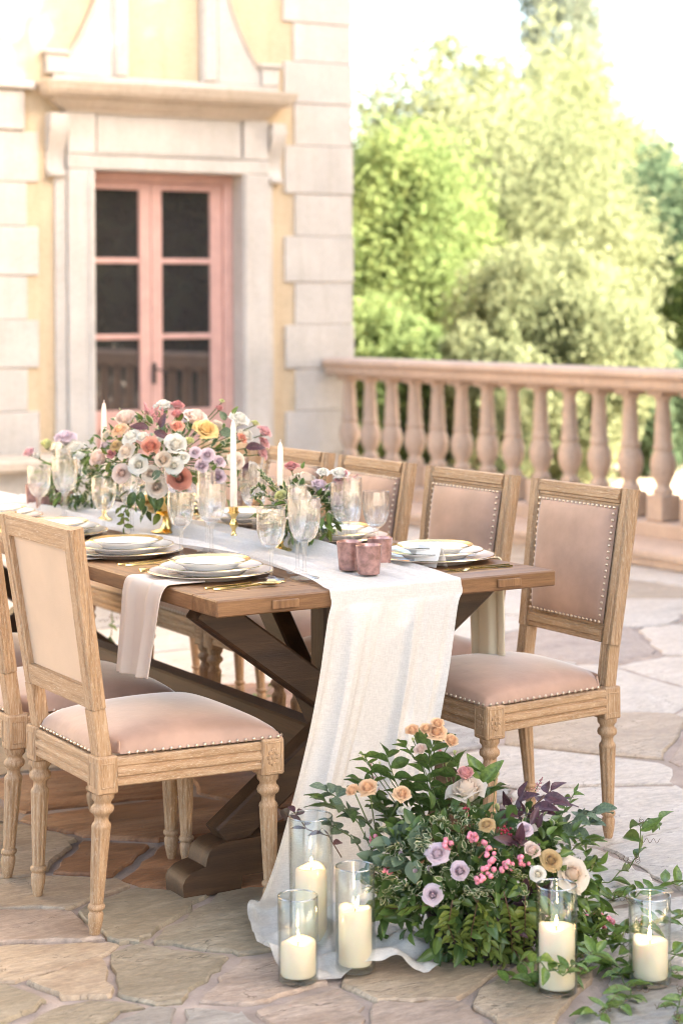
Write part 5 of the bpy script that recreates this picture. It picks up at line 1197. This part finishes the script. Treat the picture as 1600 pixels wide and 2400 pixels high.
# ---------------------------------------------------------------- centrepiece and posies on the table
def posy(name, label, cx, cyy, cz, rl, rd, rz, flowers, conv, seed, nfill, holder, leaves):
    B = Bunch(name, label, 'flowers', (cx, cyy, TH+.004), 'flower arrangements on the table', 220, seed); cc = Vector((cx, cyy, cz)); rg2 = random.Random(seed)
    if holder == 'compote': MB().lathe([(0, 0), (.05, 0), (.052, .004), (.02, .012), (.012, .03), (.014, .05), (.05, .062), (.085, .085), (.095, .115), (.09, .116), (.05, .09), (0, .085)], 32, cap=False).build('compote', M['gold'], B.t, sharp=45)
    else: MB().lathe([(0, 0), (.04, 0), (.045, .004), (.05, .05), (.046, .07), (.043, .07), (.045, .05), (.04, .008), (0, .008)], 32, cap=False).build('vase', M['hurricane'], B.t, sharp=45)
    for (x, y, r_, k) in flowers:
        X, Y, rp = conv(x, y, r_); p, n = mound_hit(X, Y, cc, rl, rd, rz, 1.0); rr = rp*depth_of(p)/FPX*1.28
        if k == 'plume':
            for q in range(4): B.plume(p-n*.02+Vector((rg2.gauss(0, .012), rg2.gauss(0, .012), 0)), n+Vector((rg2.gauss(0, .4), rg2.gauss(0, .4), .5)), rr*2.2)
            continue
        d = n*.9-FWD*.3+Vector((rg2.uniform(-.35, .35), rg2.uniform(-.35, .35), .55)); B.rose(p, d, rr, k, None); B.stem([p-d.normalized()*rr*.5, cc], .0018)
    for _ in range(nfill):
        a = Vector((rg2.gauss(0, 1), rg2.gauss(0, 1), rg2.gauss(0, 1))).normalized(); rr = rg2.uniform(.55, 1.0); p = cc+RIGHT*a.x*rl*rr-FWD*a.y*rd*rr+Vector((0, 0, a.z*rz*rr))
        if p.z < TH+.03: continue
        d = (p-cc).normalized()+Vector((rg2.gauss(0, .5), rg2.gauss(0, .5), rg2.gauss(0, .5))); B.leaf(p, d, (rg2.gauss(0, .4), rg2.gauss(0, .4), 1), rg2.uniform(.02, .045), rg2.choices(['smilax', 'dark', 'var', 'lime'], [3, 2, 4, 1])[0], False)
    # blooms on the far side too
    for _ in range(max(5, len(flowers)//3)):
        a = rg2.uniform(-1.2, 1.2); e = rg2.uniform(.1, 1.0); n = FWD*math.cos(a)*math.cos(e)+RIGHT*math.sin(a)*math.cos(e)+Vector((0, 0, math.sin(e))); p = cc+FWD*n.dot(FWD)*rd*.95+RIGHT*n.dot(RIGHT)*rl*.95+Vector((0, 0, n.z*rz*.95)); B.rose(p, n, rg2.uniform(.022, .032), rg2.choice(['white', 'cream', 'blush', 'lavender']))
    for (x, y, dx, dz, lp, k) in leaves:
        X, Y, lp = conv(x, y, lp); p, n = mound_hit(X, Y, cc, rl, rd, rz, 1.02); B.leaf(p, RIGHT*dx+Vector((0, 0, dz))-FWD*.25, -FWD+Vector((0, 0, .5)), lp*depth_of(p)/FPX, k)
    return B
cv = lambda x, y, r_: (180+x/3.267, 920+y/3.267, r_/3.267)
big = [(665, 105, 62, 'white'), (770, 100, 50, 'dusty'), (765, 165, 45, 'dusty'), (770, 260, 48, 'coral'), (375, 200, 82, 'blush'), (330, 290, 55, 'peach'), (905, 195, 88, 'blush'), (985, 290, 86, 'yellow'), (1240, 210, 74, 'white'), (565, 415, 78, 'coral'), (385, 455, 66, 'cream'), (420, 345, 62, 'white'), (505, 345, 50, 'white'), (755, 400, 88, 'white'), (660, 515, 68, 'cream'), (475, 552, 70, 'white'), (745, 562, 58, 'white'), (1000, 478, 48, 'lavender'), (1088, 530, 46, 'lavender'), (955, 562, 54, 'lavender'), (905, 460, 40, 'lavender'), (1080, 645, 62, 'lavender'), (785, 655, 76, 'terracotta'), (565, 625, 58, 'cream'), (610, 725, 74, 'cream'), (1215, 525, 64, 'cream'), (1435, 300, 54, 'pink'), (1430, 385, 46, 'pink'), (1415, 460, 50, 'pink'), (1290, 330, 60, 'white'), (1260, 350, 42, 'coral'), (172, 505, 78, 'blush'), (345, 620, 62, 'blush'), (860, 372, 38, 'greenish'), (1090, 120, 34, 'dusty'), (1350, 590, 58, 'white'), (1300, 760, 55, 'cream'), (820, 500, 40, 'white'), (1110, 65, 22, 'greenish'), (560, 190, 60, 'plume'), (640, 190, 45, 'plume'), (300, 410, 40, 'mustard'), (265, 470, 34, 'dusty'), (1365, 235, 30, 'greenish')]
bl = [(455, 640, -.3, .8, 110, 'dark'), (490, 660, .3, .8, 100, 'dark'), (440, 760, -.3, -.9, 130, 'dark'), (490, 760, .0, -1, 140, 'dark'), (560, 760, .3, -.9, 130, 'dark'), (650, 790, -.2, -.8, 110, 'dark'), (690, 800, .3, -.8, 100, 'dark'), (190, 830, -.5, -.5, 80, 'dark'), (550, 270, -1, .2, 140, 'burg'), (590, 300, .9, -.3, 140, 'burg'), (640, 270, .3, 1, 120, 'burg'), (1290, 420, 1, .1, 150, 'burg'), (1260, 650, .4, .9, 130, 'burg'), (1320, 650, .8, .3, 110, 'burg'), (1290, 700, .6, -.5, 110, 'burg'), (1190, 170, .5, .8, 80, 'smilax'), (1140, 210, -.4, .7, 80, 'euc'), (1100, 290, .8, -.3, 100, 'euc'), (1240, 740, .6, .5, 90, 'dark'), (640, 600, -.6, -.6, 90, 'euc'), (720, 600, .6, -.4, 80, 'euc'), (1040, 600, .3, .6, 70, 'smilax'), (350, 950, 0, -1, 60, 'lime'), (380, 900, .3, -.8, 60, 'lime'), (330, 880, -.4, -.6, 60, 'lime')]
cen = posy('flower_centrepiece', 'lush centrepiece of white, coral, yellow and lavender roses in the middle of the table', .514, 1.37, TH+.225, .27, .23, .175, big, cv, 61, 420, 'compote', bl)
p0 = mound_hit(*cv(430, 800, 1)[:2], Vector((.514, 1.37, TH+.225)), .27, .23, .175)[0]
cen.sprig([p0, at_d(290, 1200, depth_of(p0)-.02), at_d(291, 1235, depth_of(p0)-.03)], 'lime', 7, .028, brown=True); cen.finish()
cv5 = lambda x, y, r_: (560+x/2.24, 960+y/2.24, r_/2.24)
sm = [(345, 385, 68, 'cream'), (425, 402, 44, 'lavender'), (500, 478, 42, 'lavender'), (548, 455, 34, 'lavender'), (295, 430, 24, 'lavender'), (400, 500, 30, 'lavender'), (530, 340, 46, 'white'), (95, 488, 32, 'peach'), (210, 400, 28, 'peach'), (220, 455, 34, 'greenish'), (510, 400, 40, 'plume'), (560, 370, 34, 'plume'), (275, 300, 34, 'dusty'), (330, 455, 40, 'cream'), (440, 330, 30, 'white')]
p = on_z(712, 1292, TH)
s1 = posy('rose_posy', 'small posy of lavender and cream roses beside the crystal at the draped end', p.x, p.y, TH+.115, .125, .10, .085, sm, cv5, 62, 300, 'vase', [(470, 540, .1, -1, 70, 'smilax'), (440, 570, -.2, -1, 60, 'smilax'), (570, 460, .9, .3, 60, 'var'), (330, 310, .3, .9, 40, 'smilax'), (510, 560, .5, -.8, 50, 'smilax')])
for pts in [[(200, 420), (140, 370), (110, 330)], [(150, 440), (100, 400), (75, 420)], [(180, 470), (130, 450), (80, 460)], [(560, 440), (590, 480), (575, 520)]]:
    s1.sprig([at_d(*cv5(x, y, 1)[:2], 5.55) for x, y in pts], 'var', 10, .022, pair=True)
s1.finish()
cv6 = lambda x, y, r_: (x/3.733, 980+y/3.733, r_/3.733)
sl_ = [(570, 175, 84, 'lavender'), (410, 230, 62, 'greenish'), (640, 275, 92, 'white'), (255, 300, 50, 'pink'), (560, 300, 50, 'white'), (850, 330, 70, 'cream'), (700, 330, 50, 'white'), (480, 300, 44, 'cream'), (330, 330, 44, 'white')]
p = Vector((.515, 2.08, TH))
s2 = posy('rose_posy', 'pale posy of white and lilac flowers near the far votives', p.x, p.y, TH+.12, .15, .11, .095, sl_, cv6, 63, 320, 'vase', [(790, 230, .4, .8, 90, 'smilax'), (720, 450, .4, -.5, 80, 'var'), (600, 420, -.2, -.6, 80, 'var')])
s2.finish()
